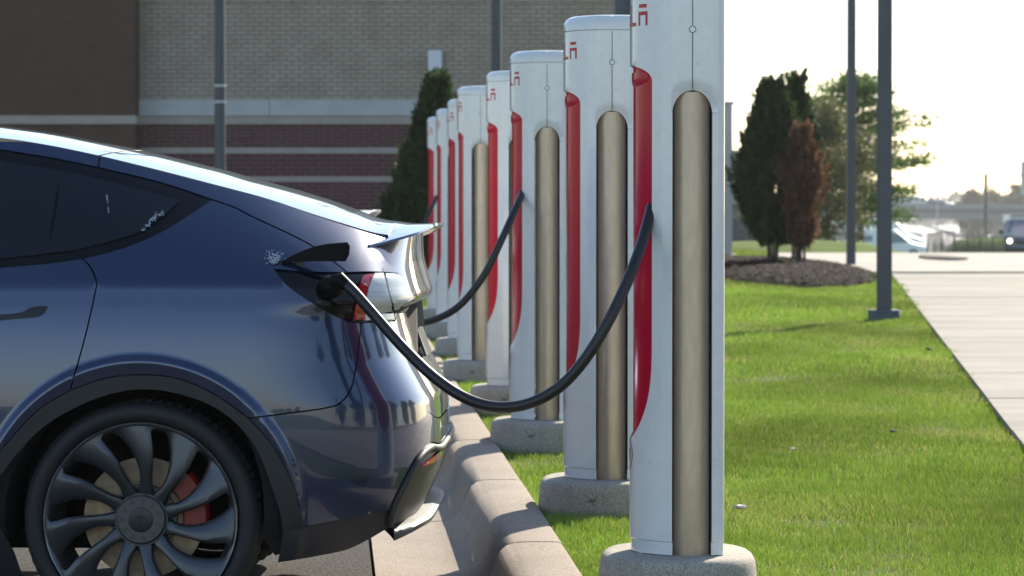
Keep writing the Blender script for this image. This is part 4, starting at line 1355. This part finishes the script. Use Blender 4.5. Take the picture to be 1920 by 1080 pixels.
# mulch bed: mound and chips
mb = MB()
ring = lambda s, z: [(3.72 + 1.15 * s * math.cos(a) * (1 + 0.06 * math.sin(3 * a)), 45.5 + 6.7 * s * math.sin(a), z + site_z(45.5 + 6.7 * s * math.sin(a))) for a in np.linspace(0, 2 * math.pi, 48, endpoint=False)]
mb.loft([ring(1, Z_LAWN - 0.02), ring(0.9, Z_LAWN + 0.05), ring(0.6, Z_LAWN + 0.09), ring(0.1, Z_LAWN + 0.10)], False)
tag(mb.build('mulch_bed', M['mulch'], None, True), kind='structure')
rg2 = np.random.default_rng(5)
n = 9000
r = np.sqrt(rg2.uniform(0, 1, n)); a = rg2.uniform(0, 2 * math.pi, n)
x = 3.72 + 1.17 * r * np.cos(a); y = 45.5 + 6.8 * r * np.sin(a)
z = Z_LAWN + 0.01 + SL * y + np.interp(r, [0, 0.6, 0.9, 1.0], [0.10, 0.09, 0.05, 0.0]) + rg2.uniform(0, 0.03, n)
b = rg2.uniform(0, math.pi, n); l = rg2.uniform(0.02, 0.055, n); w = rg2.uniform(0.008, 0.018, n); t = rg2.uniform(-0.02, 0.03, n)
c_, s_ = np.cos(b), np.sin(b)
Vc = np.stack([np.stack([x - c_ * l - s_ * w, y - s_ * l + c_ * w, z], 1), np.stack([x - c_ * l + s_ * w, y - s_ * l - c_ * w, z], 1), np.stack([x + c_ * l + s_ * w, y + s_ * l - c_ * w, z + t], 1), np.stack([x + c_ * l - s_ * w, y + s_ * l + c_ * w, z + t], 1)], 1).reshape(-1, 3)
Tq = np.arange(n * 4).reshape(-1, 4)
g = rg2.uniform(0.3, 1.0, n) + 5.0 * (rg2.uniform(0, 1, n) < 0.05)
Cc = np.repeat(np.stack([0.020 * g, 0.0135 * g, 0.011 * g], 1), 4, 0)
tag(big_mesh('mulch_chips', Vc, Tq, Cc, attr_mat('bark chip', 0.85, 0.0, spec=0.05)), 'dark brown bark chips covering the planting bed', 'mulch', kind='stuff')

def leaf_cloud(P, size, rng, up=0.0, aspect=2.0, dirv=None):
    """one pointed quad per point"""
    n = len(P)
    d = rng.normal(0, 1, (n, 3)); d[:, 2] += up
    if dirv is not None: d = dirv + rng.normal(0, 0.35, (n, 3))
    d /= np.linalg.norm(d, axis=1)[:, None]
    o = rng.normal(0, 1, (n, 3)); o -= d * np.sum(o * d, 1)[:, None]; o /= np.linalg.norm(o, axis=1)[:, None]
    s = size * rng.uniform(0.6, 1.4, n)[:, None]
    V = np.stack([P, P + d * s * 0.5 + o * s / aspect * 0.5, P + d * s, P + d * s * 0.5 - o * s / aspect * 0.5], 1).reshape(-1, 3)
    return V, np.arange(n * 4).reshape(-1, 4)
def conifer(name, loc, h, w, label, seed, green=(0.040, 0.074, 0.022), brown_side=0.0, n_spray=420, per=60, group=None, lean=0.0, shape=0.42, tip=0.75, jit=0.14):
    rng = np.random.default_rng(seed)
    root = empty(name, loc); tag(root, label, 'shrub', group)
    mb = MB()
    for k in range(5):
        a = 2 * math.pi * k / 5 + seed
        mb.tube([(0.05 * math.cos(a), 0.05 * math.sin(a), -0.05), (0.10 * w * math.cos(a), 0.10 * w * math.sin(a), h * 0.25), (0.22 * w * math.cos(a), 0.2 * w * math.sin(a), h * 0.6)], [0.020, 0.014, 0.006], 8)
    mb.build('trunk', M['barkm'], root, True)
    Ps, Ds_, Cs = [], [], []
    for k in range(n_spray):
        t = rng.uniform(0.03, 1) ** 0.85
        rad = 0.5 * w * (min(1, (t / shape)) ** 0.6 if t < shape else (max(0.0, 1 - (t - shape) / (1 - shape)) ** tip))
        rad = rad * rng.uniform(1 - jit, 1 + jit) + 0.02
        a = rng.uniform(0, 2 * math.pi)
        rr = rad * math.sqrt(rng.uniform(0.30, 1.0))
        c0 = np.array([rr * math.cos(a) + lean * t * h, rr * math.sin(a), 0.05 * h + t * h * 0.86])
        dirv = np.array([0.42 * math.cos(a), 0.42 * math.sin(a), 1.0]); dirv /= np.linalg.norm(dirv)
        L = rng.uniform(0.14, 0.30) * (0.6 + 0.4 * h / 2.6)
        u = rng.uniform(0, 1, per)[:, None]
        p = c0 + dirv * L * u + rng.normal(0, 0.028, (per, 3)) * (1.1 - u * 0.8)
        Ps.append(p); Ds_.append(np.repeat(dirv[None], per, 0))
        g = rng.uniform(0.6, 1.45)
        col = np.array(green) * g
        if brown_side and math.cos(a) * rr / (0.5 * w) > 1 - brown_side + 0.25 * rng.normal():
            col = np.array((0.12, 0.058, 0.032)) * rng.uniform(0.6, 1.4)
        Cs.append(np.repeat(np.repeat(col[None], per, 0) * rng.uniform(0.8, 1.2, (per, 1)), 4, 0))
    P = np.concatenate(Ps); Dv = np.concatenate(Ds_)
    V, T = leaf_cloud(P, 0.062, rng, aspect=2.6, dirv=Dv)
    big_mesh('crown', V, T, np.concatenate(Cs), M['needle'], root)
    return root
def W3(px, py, D): return pt(px, py, D)
zb = lambda y: Z_LAWN + site_z(y)
cx = lambda px, D: (px - 960) * D / F_PX
conifer('evergreen_shrub', (cx(792, 40), 40, zb(40)), 2.62, 1.12, 'dark green cone-shaped evergreen behind the last charging posts', 2, n_spray=1000, shape=0.22, lean=0.075, tip=1.25)
conifer('evergreen_shrub', (cx(868, 42), 42, zb(42)), 2.35, 0.5, 'narrow brownish evergreen just behind the last posts', 9, green=(0.05, 0.06, 0.022), n_spray=240)
conifer('juniper_shrub', (cx(1449, 47), 47, zb(47) + 0.07), 2.72, 1.04, 'dense dark green juniper in the mulch bed', 4, n_spray=1150, shape=0.42, tip=0.85, jit=0.22)
conifer('juniper_shrub', (cx(1492, 48.2), 48.2, zb(48.2) + 0.07), 2.85, 0.46, 'tall slim green juniper rising behind the dense one', 6, n_spray=420, shape=0.6, jit=0.25, tip=1.0)
conifer('juniper_shrub', (cx(1503, 46.4), 46.4, zb(46.4) + 0.07), 2.0, 0.50, 'half dead juniper turned rusty brown in the mulch bed', 8, green=(0.14, 0.074, 0.042), n_spray=360, per=40, shape=0.66, jit=0.55, tip=1.3)

def tree(name, loc, h, w, label, seed, cols, n_br=26, leaves=220, size=0.16, flat=0.35, crown0=0.25, trunk=0.12, group=None, spread=0.34):
    rng = np.random.default_rng(seed)
    root = empty(name, loc); tag(root, label, 'tree', group)
    mb = MB()
    top = np.array([0.05 * w, 0, h * 0.9])
    mb.tube([(0, 0, -0.2), (0.02 * w, 0.02 * w, h * 0.3), (0.0, 0, h * 0.6), tuple(top)], [trunk, trunk * 0.75, trunk * 0.5, trunk * 0.12], 10)
    P, C = [], []
    for k in range(n_br):
        t = crown0 + (1 - crown0) * (k + rng.uniform(0, 1)) / n_br
        a = k * 2.4 + rng.uniform(-0.4, 0.4)
        env = math.sin(math.pi * min(1, (t - crown0) / (1 - crown0) * 0.86 + 0.14)) ** 0.6
        L = 0.5 * w * env * rng.uniform(0.65, 1.1)
        b0 = np.array([0.0, 0, h * t * 0.9])
        b1 = b0 + np.array([math.cos(a) * L, math.sin(a) * L, L * rng.uniform(0.05, 0.45)])
        mid = (b0 + b1) / 2 + np.array([0, 0, 0.06 * L])
        mb.tube([tuple(b0), tuple(mid), tuple(b1)], [trunk * 0.3, trunk * 0.18, trunk * 0.05], 6)
        for c in range(5):
            u = rng.uniform(0.3, 1.05)
            cc = b0 + (b1 - b0) * u + rng.normal(0, 0.05 * w, 3) * np.array([1, 1, flat])
            m_ = int(leaves / 5)
            P.append(cc + rng.normal(0, spread * 0.16 * w, (m_, 3)) * np.array([1, 1, flat]))
            col = np.array(cols[rng.integers(len(cols))]) * rng.uniform(0.7, 1.35)
            C.append(np.repeat(np.repeat(col[None], m_, 0) * rng.uniform(0.75, 1.25, (m_, 1)), 4, 0))
    mb.build('trunk', M['barkm'], root, True)
    V, T = leaf_cloud(np.concatenate(P), size, rng, aspect=1.7)
    big_mesh('crown', V, T, np.concatenate(C), M['leaf'], root)
    return root
def tz(y): return terrain_z(y)
tree('leafy_tree', (cx(1610, 88), 88, tz(88)), 5.45, 4.3, 'bright green leafy tree with layered branches behind the lamp posts', 21, [(0.075, 0.14, 0.022), (0.05, 0.10, 0.018), (0.10, 0.17, 0.03)], n_br=46, leaves=460, size=0.10, flat=0.30, crown0=0.22)
tree('olive_tree', (cx(1548, 80), 80, tz(80)), 4.0, 2.9, 'pale olive leafed tree between the junipers and the green tree', 22, [(0.13, 0.14, 0.055), (0.10, 0.11, 0.045)], n_br=46, leaves=480, size=0.075, flat=0.9, crown0=0.12, trunk=0.07)
tree('sparse_tree', (cx(1405, 95), 95, tz(95)), 4.2, 1.9, 'thin twiggy tree seen behind the dense juniper', 23, [(0.12, 0.13, 0.06)], n_br=20, leaves=60, size=0.07, flat=1.0, crown0=0.3, trunk=0.06)
# trees across the road on the right: out of the frame, mirrored in the bumper
for k, (x_, y_, h_, w_) in enumerate([(26, -16, 8.5, 7.0), (27, -6, 9.5, 8.0), (26, 4, 8.0, 7.5), (28, 13, 9.0, 8.0), (27, 23, 8.0, 7.0), (30, 33, 9.0, 8.0)]):
    tree('roadside_tree', (x_, y_, 0.1), h_, w_, 'broad roadside tree across the road, mirrored in the dark bumper', 60 + k, [(0.05, 0.085, 0.02), (0.065, 0.10, 0.025)], n_br=30, leaves=200, size=0.42, flat=0.8, crown0=0.12, trunk=0.18, group='trees across the road')
# grassy rise under the trees
mb = MB()
gc = Vector((cx(1530, 70), 70, 0))
ring = lambda s, z: [(gc.x + 3.0 * s * math.cos(a) - 0.5, gc.y + 6.0 * s * math.sin(a), z) for a in np.linspace(0, 2 * math.pi, 40, endpoint=False)]
mb.loft([ring(1, 0.1), ring(0.8, 0.42), ring(0.5, 0.62), ring(0.05, 0.70)], False)
tag(mb.build('grass_bank', M['terrain'], None, True), kind='structure')

mb = MB()
gb = Vector((cx(1880, 163), 163, 0))
ring = lambda s, z: [(gb.x + 2.95 * s * math.cos(a), gb.y + 9.0 * s * math.sin(a), z) for a in np.linspace(0, 2 * math.pi, 40, endpoint=False)]
mb.loft([ring(1, -1.3), ring(0.9, -0.62), ring(0.75, -0.2), ring(0.45, -0.08), ring(0.05, -0.04)], False)
tag(mb.build('verge_bank', M['terrain'], None, True), kind='structure')

# ================================================================== FAR THINGS
M['vanwhite'] = mat('white van paint', (0.80, 0.82, 0.85), 0.35, coat=0.6)
M['dgrey'] = mat('dark grey paint', (0.05, 0.055, 0.065), 0.3, coat=0.8)
M['blackp'] = mat('black bumper plastic', (0.02, 0.02, 0.022), 0.5)
M['screen'] = mat('pale windscreen', (0.10, 0.16, 0.16), 0.06, spec=0.7)
M['lampglass'] = mat('headlamp glass', (0.75, 0.74, 0.68), 0.15)
def vehicle(name, loc, rz, label, cat, prof, glass, width, paint, wheels, wr=0.33, group=None, lit=False, sill=0.30, tum=0.10):
    """side profile (x forward) lofted across the width with tumblehome; windows, wheels, lamps as parts"""
    root = empty(name, loc, rz); tag(root, label, cat, group)
    zmax = max(p[1] for p in prof); zbelt = glass[0][0][1] if glass else zmax * 0.6
    def sec(y, k):
        out = []
        for x, z in prof:
            yy = y
            if z > zbelt: yy = y * (1 - tum * (z - zbelt) / (zmax - zbelt))
            out.append((x * (1 - 0.015 * k), yy, z - 0.02 * k))
        return out
    mb = MB(); hw = width / 2
    mb.loft([sec(-hw, 1), sec(-hw * 0.93, 0), sec(-hw * 0.5, -0.4), sec(hw * 0.5, -0.4), sec(hw * 0.93, 0), sec(hw, 1)])
    mb.build('body', paint, root, True, 40)
    for g in glass:
        for sd in (-1, 1):
            pts = [(x, sd * (hw * (1 - (tum * max(0, z - zbelt) / (zmax - zbelt)))) * 0.985 + sd * 0.012, z) for x, z in g]
            pin = [(x, y - sd * 0.05, z) for x, y, z in pts]
            m2 = MB(); m2.loft([pts, pin]); m2.build('window', M['screen'], root)
    for x in wheels:
        for sd in (-1, 1):
            m2 = MB(); m2.tube([(x, sd * (hw - 0.20), wr), (x, sd * (hw + 0.005), wr)], wr, 20); w_ = m2.build('wheel', M['tyre'], root, True, 40)
            m2 = MB(); m2.tube([(x, sd * (hw - 0.1), wr), (x, sd * (hw + 0.012), wr)], wr * 0.6, 16); m2.build('rim', M['steel'], w_, True, 40)
    return root
vanp = [(-2.7, 0.35), (-2.75, 1.0), (-2.7, 2.2), (-2.6, 2.32), (0.7, 2.34), (0.95, 2.28), (1.85, 1.35), (2.55, 1.12), (2.72, 0.95), (2.75, 0.4), (2.6, 0.30)]
vang = [[(0.55, 1.25), (1.72, 1.30), (1.02, 2.05), (0.55, 2.08)]]
def screen_panel(root, p0, p1, w, m):
    m2 = MB(); (x0, z0), (x1, z1) = p0, p1
    n = Vector((z0 - z1, 0, x1 - x0)).normalized()
    if n.x < 0: n = -n
    q = [Vector((x0, -w, z0)), Vector((x0, w, z0)), Vector((x1, w * 0.88, z1)), Vector((x1, -w * 0.88, z1))]
    m2.loft([[v + n * 0.008 for v in q], [v - n * 0.03 for v in q]]); return m2.build('windscreen', m, root)
def headlamps(root, x, w, z, m, s=0.1):
    for sd in (-1, 1):
        m2 = MB(); m2.tube([(x - 0.06, sd * w, z), (x + 0.02, sd * w, z), (x + 0.05, sd * w, z)], [s, s, s * 0.6], 16); m2.build('headlight', m, root, True)
gz = lambda D, py: CAM_H - (py - HORIZON) * D / F_PX
v1 = vehicle('parked_van', (cx(1645, 196), 196, gz(196, 483)), 0, 'tall white delivery van parked nose outward behind a smaller van', 'van', vanp, vang, 2.0, M['vanwhite'], (-1.7, 1.75))
screen_panel(v1, (1.80, 1.42), (1.02, 2.22), 0.9, M['screen']); headlamps(v1, 2.66, 0.75, 0.9, M['lampglass'])
vanp2 = [(-2.2, 0.3), (-2.25, 0.9), (-2.2, 1.68), (-2.1, 1.78), (0.25, 1.82), (0.5, 1.75), (1.35, 1.05), (2.05, 0.88), (2.22, 0.7), (2.22, 0.35), (2.1, 0.25)]
vang2 = [[(0.15, 0.98), (1.2, 1.02), (0.55, 1.55), (0.15, 1.58)], [(-1.4, 1.1), (-0.9, 1.1), (-0.9, 1.45), (-1.4, 1.45)]]
v2_ = vehicle('parked_van', (cx(1662, 188), 188, gz(188, 488)), 0, 'low white panel van with small dark windows before the taller van', 'van', vanp2, vang2, 1.8, M['vanwhite'], (-1.4, 1.45))
screen_panel(v2_, (1.32, 1.08), (0.56, 1.70), 0.8, M['screen']); headlamps(v2_, 2.16, 0.68, 0.7, M['lampglass'])
m2 = MB(); m2.box((-2.27, 0.0, 0.85), (0.04, 1.2, 0.2)); m2.build('tail_light', M['redlens'], v1)
suvp = [(-2.1, 0.35), (-2.15, 0.9), (-1.95, 1.55), (-1.8, 1.66), (0.1, 1.68), (0.3, 1.62), (0.95, 1.10), (1.85, 1.0), (2.08, 0.8), (2.12, 0.4), (1.95, 0.28)]
suvg = [[(-1.6, 1.12), (0.6, 1.12), (0.15, 1.52), (-1.5, 1.54)]]
su = vehicle('oncoming_suv', (cx(1925, 134), 134, gz(134, 487)), math.radians(-90 - 9), 'dark blue grey SUV driving toward the chargers with its headlights lit', 'car', suvp, suvg, 1.85, M['dgrey'], (-1.3, 1.35), wr=0.36)
screen_panel(su, (0.92, 1.12), (0.32, 1.60), 0.78, M['screen'])
M['lit'] = bpy.data.materials.new('lit headlamp'); M['lit'].use_nodes = True
_b = M['lit'].node_tree.nodes['Principled BSDF']; _b.inputs['Emission Color'].default_value = (1, 0.86, 0.5, 1); _b.inputs['Emission Strength'].default_value = 4.0
headlamps(su, 2.06, 0.68, 0.78, M['lit'], 0.10)
m2 = MB(); m2.box((2.10, 0, 0.72), (0.05, 0.9, 0.16)); m2.build('grille', M['blackp'], su)
m2 = MB(); m2.box((2.08, 0, 0.42), (0.12, 1.75, 0.22)); m2.build('bumper', M['blackp'], su)
m2 = MB(); m2.box((-0.8, 0, 1.70), (2.0, 1.3, 0.05)); m2.build('roof_panel', M['vanwhite'], su)
for sd in (-1, 1):
    m2 = MB(); m2.box((0.62, sd * 1.04, 1.14), (0.10, 0.20, 0.15)); m2.build('wing_mirror', M['blackp'], su)
# chain-link fence: posts and mesh panels
fence = empty('chain_fence', (cx(1740, 150), 150, gz(150, 480)))
tag(fence, 'dark chain-link fence running across the grass before the highway', 'fence')
M['mesh'] = mat('fence mesh', (0.05, 0.055, 0.06), 0.6, metal=0.3)
fp = [(1738, 182, 478, 1.2), (1752, 170, 480, 1.2), (1766, 158, 481, 1.2), (1790, 150, 480, 0.9), (1814, 147, 481, 0.9), (1838, 144, 482, 0.9), (1862, 141, 483, 0.9), (1890, 138, 484, 0.9), (1920, 135, 485, 0.9)]
fo = fence.location
fpts = [Vector((cx(a, d), d, gz(d, c))) for a, d, c, h in fp]
for k, p in enumerate(fpts):
    h = fp[k][3]
    m2 = MB(); m2.tube([p - fo, p - fo + Vector((0, 0, h))], 0.04, 8); m2.build('post', M['mesh'], fence)
    if k < len(fpts) - 1:
        q = fpts[k + 1]; h2 = fp[k + 1][3]
        m2 = MB(); nn_ = 22 if k < 3 else 14
        for i in range(nn_):
            for sgn in (1, -1):
                a = p + (q - p) * (i / nn_); b = p + (q - p) * (min(nn_, max(0, i + sgn * nn_ * 0.3)) / nn_)
                m2.tube([a - fo, b - fo + Vector((0, 0, h))], 0.007, 4, False)
        m2.tube([p - fo + Vector((0, 0, h)), q - fo + Vector((0, 0, h2))], 0.03, 6)
        m2.build('mesh_panel', M['mesh'], fence)
# highway, overpass, gantry, far traffic and trees
M['road'] = mat('pale highway concrete', (0.40, 0.38, 0.36), 0.6, vary=0.1, scale=0.02)
def hx(D): return 104 + 0.109 * (D - 750)
hv, hf = [], []
Dl = [360, 500, 700, 1000, 1500, 2500, 4500]
for D in Dl:
    for off in (-16, 26): hv.append((hx(D) + off, D, -5.8 + 0.15))
hf = [(2 * i, 2 * i + 1, 2 * i + 3, 2 * i + 2) for i in range(len(Dl) - 1)]
tag(mesh_obj('highway', hv, hf, M['road']), kind='structure')
hb = empty('median_barrier', (hx(700), 700, -5.65)); tag(hb, 'long grey concrete barrier along the middle of the highway', 'barrier')
m2 = MB()
bar = [[(hx(D) + dx + 3 - hx(700), D - 700, z) for dx, z in ((-0.4, 0), (-0.12, 0.9), (0.12, 0.9), (0.4, 0))] for D in (380, 700, 1500, 3000)]
m2.loft(bar); m2.build('barrier_wall', M['walk'], hb)
ob = empty('overpass', (cx(1760, 500), 500, -5.8)); tag(ob, 'long grey highway overpass crossing in the distance', 'bridge')
M['bridge'] = mat('bridge concrete', (0.24, 0.24, 0.25), 0.8, vary=0.06, scale=0.5)
m2 = MB(); m2.box((-5, 4, 6.35), (120, 9, 1.1)); m2.build('girder', M['bridge'], ob)
m2 = MB(); m2.box((-5, 4, 7.15), (121, 10.5, 0.45)); m2.build('deck', M['pole'], ob)
for y_ in (-1.1, 9.1):
    m2 = MB(); m2.box((-5, y_, 7.75), (121, 0.3, 0.75)); m2.build('parapet', M['bridge'], ob)
for x_ in (-30, -14, 10, 26):
    m2 = MB(); m2.box((x_, 4, 2.9), (1.2, 6, 5.78)); m2.build('pier', M['bridge'], ob)
ga = empty('sign_gantry', (cx(1848, 300), 300, terrain_z(300))); tag(ga, 'dark steel highway sign gantry with a truss arm and grey sign back', 'gantry')
gz0 = gz(300, 328) - terrain_z(300); gz1 = gz(300, 352) - terrain_z(300)
m2 = MB(); m2.tube([(0, 0, 0), (0, 0, gz0 + 0.1)], 0.17, 14); m2.build('post', M['pole'], ga, True)
m2 = MB()
for z_ in (gz0, gz1): m2.tube([(0, 0, z_), (9, 0, z_ + 0.1)], 0.05, 8)
for k in range(8): m2.tube([(k * 1.1, 0, gz0 if k % 2 else gz1), (k * 1.1 + 1.1, 0, gz1 if k % 2 else gz0)], 0.025, 6)
m2.build('truss', M['pole'], ga)
m2 = MB(); m2.box((3.2 + 1.9, -0.2, (gz0 + gz1) / 2 + 0.3), (3.8, 0.08, 3.1)); m2.build('sign_panel', M['steel'], ga)
gs_ = empty('road_sign', (cx(1912, 420), 420, -5.8)); tag(gs_, 'green highway direction sign beside the overpass', 'sign')
M['green'] = mat('sign green', (0.01, 0.16, 0.09), 0.5)
m2 = MB(); m2.box((0, 0, 5.9), (2.6, 0.08, 1.0)); m2.build('panel', M['green'], gs_)
for x_ in (-0.8, 0.8):
    m2 = MB(); m2.box((x_, 0.1, 2.7), (0.12, 0.1, 5.4)); m2.build('post', M['pole'], gs_)
gs_ = empty('road_sign', (cx(1888, 425), 425, -5.8)); tag(gs_, 'square white road sign beside the overpass', 'sign')
m2 = MB(); m2.box((0, 0, 6.1), (1.0, 0.06, 1.0)); m2.build('panel', M['boxwhite'], gs_)
m2 = MB(); m2.box((0, 0.08, 2.8), (0.12, 0.1, 5.6)); m2.build('post', M['pole'], gs_)
for px_, D_, t_ in ((1757, 420, 322), (1717, 520, 330)):
    lp = empty('highway_light', (cx(px_, D_), D_, -5.8)); tag(lp, 'thin highway lighting mast with a curved arm' if px_ == 1757 else 'faint further lighting mast beyond the overpass', 'lamp post')
    H_ = gz(D_, t_) + 5.8
    m2 = MB(); m2.tube([(0, 0, 0), (0, 0, H_ * 0.85), (0.25, 0, H_ * 0.95), (1.2, 0, H_)], [0.11, 0.08, 0.07, 0.05], 8); m2.build('mast', M['steel'], lp, True)
    m2 = MB(); m2.box((1.5, 0, H_), (0.7, 0.25, 0.12)); m2.build('lamp_head', M['steel'], lp)
carp = [(-2.1, 0.3), (-2.15, 0.75), (-1.9, 0.95), (-1.3, 1.02), (-0.8, 1.42), (0.3, 1.44), (1.0, 1.0), (1.95, 0.85), (2.15, 0.6), (2.1, 0.3)]
carg = [[(-1.1, 1.03), (0.8, 1.03), (0.25, 1.36), (-0.7, 1.36)]]
far = [(1822, 440, 520, M['dgrey'], 'dark SUV on the near lane of the highway', -1, suvp, suvg), (1772, 436, 560, M['steel'], 'silver car near the fence end on the highway', -1, carp, carg),
       (1712, 424, 900, M['vanwhite'], 'white car far along the left lanes', -1, carp, carg), (1694, 421, 1000, M['caliper'], 'reddish car far along the left lanes', -1, carp, carg),
       (1722, 427, 820, M['dgrey'], 'dark car following in the left lanes', -1, carp, carg), (1868, 420, 640, M['steel'], 'silver car under the right end of the overpass', -1, carp, carg)]
for px_, py_, D_, m_, lb_, dr, pr_, gl_ in far:
    o_ = vehicle('highway_car', (cx(px_, D_), D_, -5.63), math.radians(-84), lb_, 'car', pr_, gl_, 1.8, m_, (-1.3, 1.3), group='cars on the highway')
    screen_panel(o_, (0.98, 1.02), (0.32, 1.40), 0.75, M['screen'])
zd = -5.8 + 7.40
tk = vehicle('box_truck', (cx(1697, 504), 504, zd), 0, 'pale box truck crossing the overpass', 'truck', [(-4.2, 0.5), (-4.2, 1.5), (-4.2, 1.9), (-4.1, 2.0), (2.0, 2.0), (2.1, 1.9), (2.9, 1.8), (3.2, 1.2), (3.25, 0.6), (3.1, 0.45)], [[(2.3, 1.2), (3.0, 1.2), (2.8, 1.65), (2.3, 1.65)]], 2.2, M['steel'], (-2.8, 2.3), wr=0.4)
for px_, m_, lb_ in ((1748, M['dgrey'], 'dark car crossing the overpass'), (1764, M['vanwhite'], 'white car crossing the overpass behind a dark one')):
    o_ = vehicle('overpass_car', (cx(px_, 504), 504, zd), 0, lb_, 'car', carp, carg, 1.8, m_, (-1.3, 1.3), group='cars on the overpass')
    screen_panel(o_, (0.98, 1.02), (0.32, 1.40), 0.75, M['screen'])
greens = [(0.07, 0.09, 0.04), (0.09, 0.10, 0.05), (0.06, 0.075, 0.035)]
for i, (px_, D_, t_, w_, lb_) in enumerate([(1822, 640, 350, 6.0, 'rounded dark tree at the end of the far tree row'), (1862, 660, 356, 8.0, 'broad olive tree behind the gantry post'), (1900, 600, 362, 8.0, 'low bushy tree below the gantry sign'),
                                        (1905, 720, 338, 5.0, 'tall thin crowned tree behind the gantry truss'), (1930, 640, 352, 8.0, 'broad tree behind the oncoming SUV')]):
    tree('far_tree', (cx(px_, D_), D_, -5.8), gz(D_, t_) + 5.8, w_, lb_, 40 + i, greens, n_br=26, leaves=240, size=0.62, flat=0.8, crown0=0.18, trunk=0.2, group='trees beyond the overpass')
# far wood on the skyline
rg3 = np.random.default_rng(8)
n = 26000
D_ = rg3.uniform(1500, 1900, n); px_ = rg3.uniform(1250, 2500, n)
hh = 11.2 + 1.6 * np.sin(px_ * 0.05) + 1.0 * np.sin(px_ * 0.13 + 1) + 0.8 * np.sin(px_ * 0.31)
P = np.stack([(px_ - 960) * D_ / F_PX, D_, -5.8 + hh * np.sqrt(rg3.uniform(0, 1, n))], 1)
V, T = leaf_cloud(P, 3.4, rg3, aspect=1.4)
g = rg3.uniform(0.6, 1.4, n)
tag(big_mesh('far_wood', V, T, np.repeat(np.stack([0.075 * g, 0.085 * g, 0.05 * g], 1), 4, 0), M['leaf']), 'hazy grey green wood along the far skyline', 'wood', kind='stuff')
# low distant building behind the junipers
db = empty('distant_shed', (cx(1392, 120), 122, terrain_z(120))); tag(db, 'low beige building with a dark base glimpsed behind the juniper', 'building')
z1_, z0_ = gz(120, 285) - terrain_z(120), gz(120, 382) - terrain_z(120)
m2 = MB(); m2.box((-0.5, 2, (z1_ + z0_) / 2), (1.9, 4, z1_ - z0_)); m2.build('wall', M['ledge'], db)
m2 = MB(); m2.box((-0.3, 2, z0_ / 2 - 0.002), (2.5, 3.9, z0_)); m2.build('base_wall', M['pole'], db)
m2 = MB(); m2.box((-0.5, 2, z1_ + 0.06), (2.0, 4.1, 0.12)); m2.build('roof', M['band'], db)

# litter and leaves on the lawn
M['paper'] = mat('crumpled paper', (0.62, 0.55, 0.52), 0.8)
for k, (px_, py_, s_, lb_) in enumerate([(1386, 950, 0.022, 'crumpled pale paper scrap on the lawn beside the tallest post'), (1674, 808, 0.018, 'dry grey leaf lying in the middle of the lawn'), (1741, 654, 0.025, 'dark dry leaf near the footpath edge'), (1486, 841, 0.012, 'tiny white petal on the lawn')]):
    q = on_site(px_, py_, Z_LAWN + 0.03)
    bm = bmesh.new(); bmesh.ops.create_icosphere(bm, subdivisions=2, radius=s_)
    rr = random.Random(k)
    for v in bm.verts: v.co *= rr.uniform(0.6, 1.25); v.co.z *= 0.4
    me = bpy.data.meshes.new('litter'); bm.to_mesh(me); bm.free(); me.materials.append(M['paper'] if k in (0, 3) else M['barkm'])
    o_ = bpy.data.objects.new('paper_scrap' if k in (0, 3) else 'dry_leaf', me); COL.objects.link(o_); o_.location = q
    tag(o_, lb_, 'litter')

# ================================================================== HAZE
hz = MB(); hz.box((0, 4300, 4.0), (12400, 9600, 24.0))
hm = bpy.data.materials.new('thin haze'); hm.use_nodes = True
hn = hm.node_tree
for nd in list(hn.nodes):
    if nd.type == 'BSDF_PRINCIPLED': hn.nodes.remove(nd)
pv = hn.nodes.new('ShaderNodeVolumePrincipled')
pv.inputs['Color'].default_value = (0.92, 0.93, 0.95, 1)
pv.inputs['Density'].default_value = 0.0002
pv.inputs['Anisotropy'].default_value = 0.3
hn.links.new(pv.outputs[0], hn.nodes['Material Output'].inputs['Volume'])
tag(hz.build('haze', hm), kind='stuff')
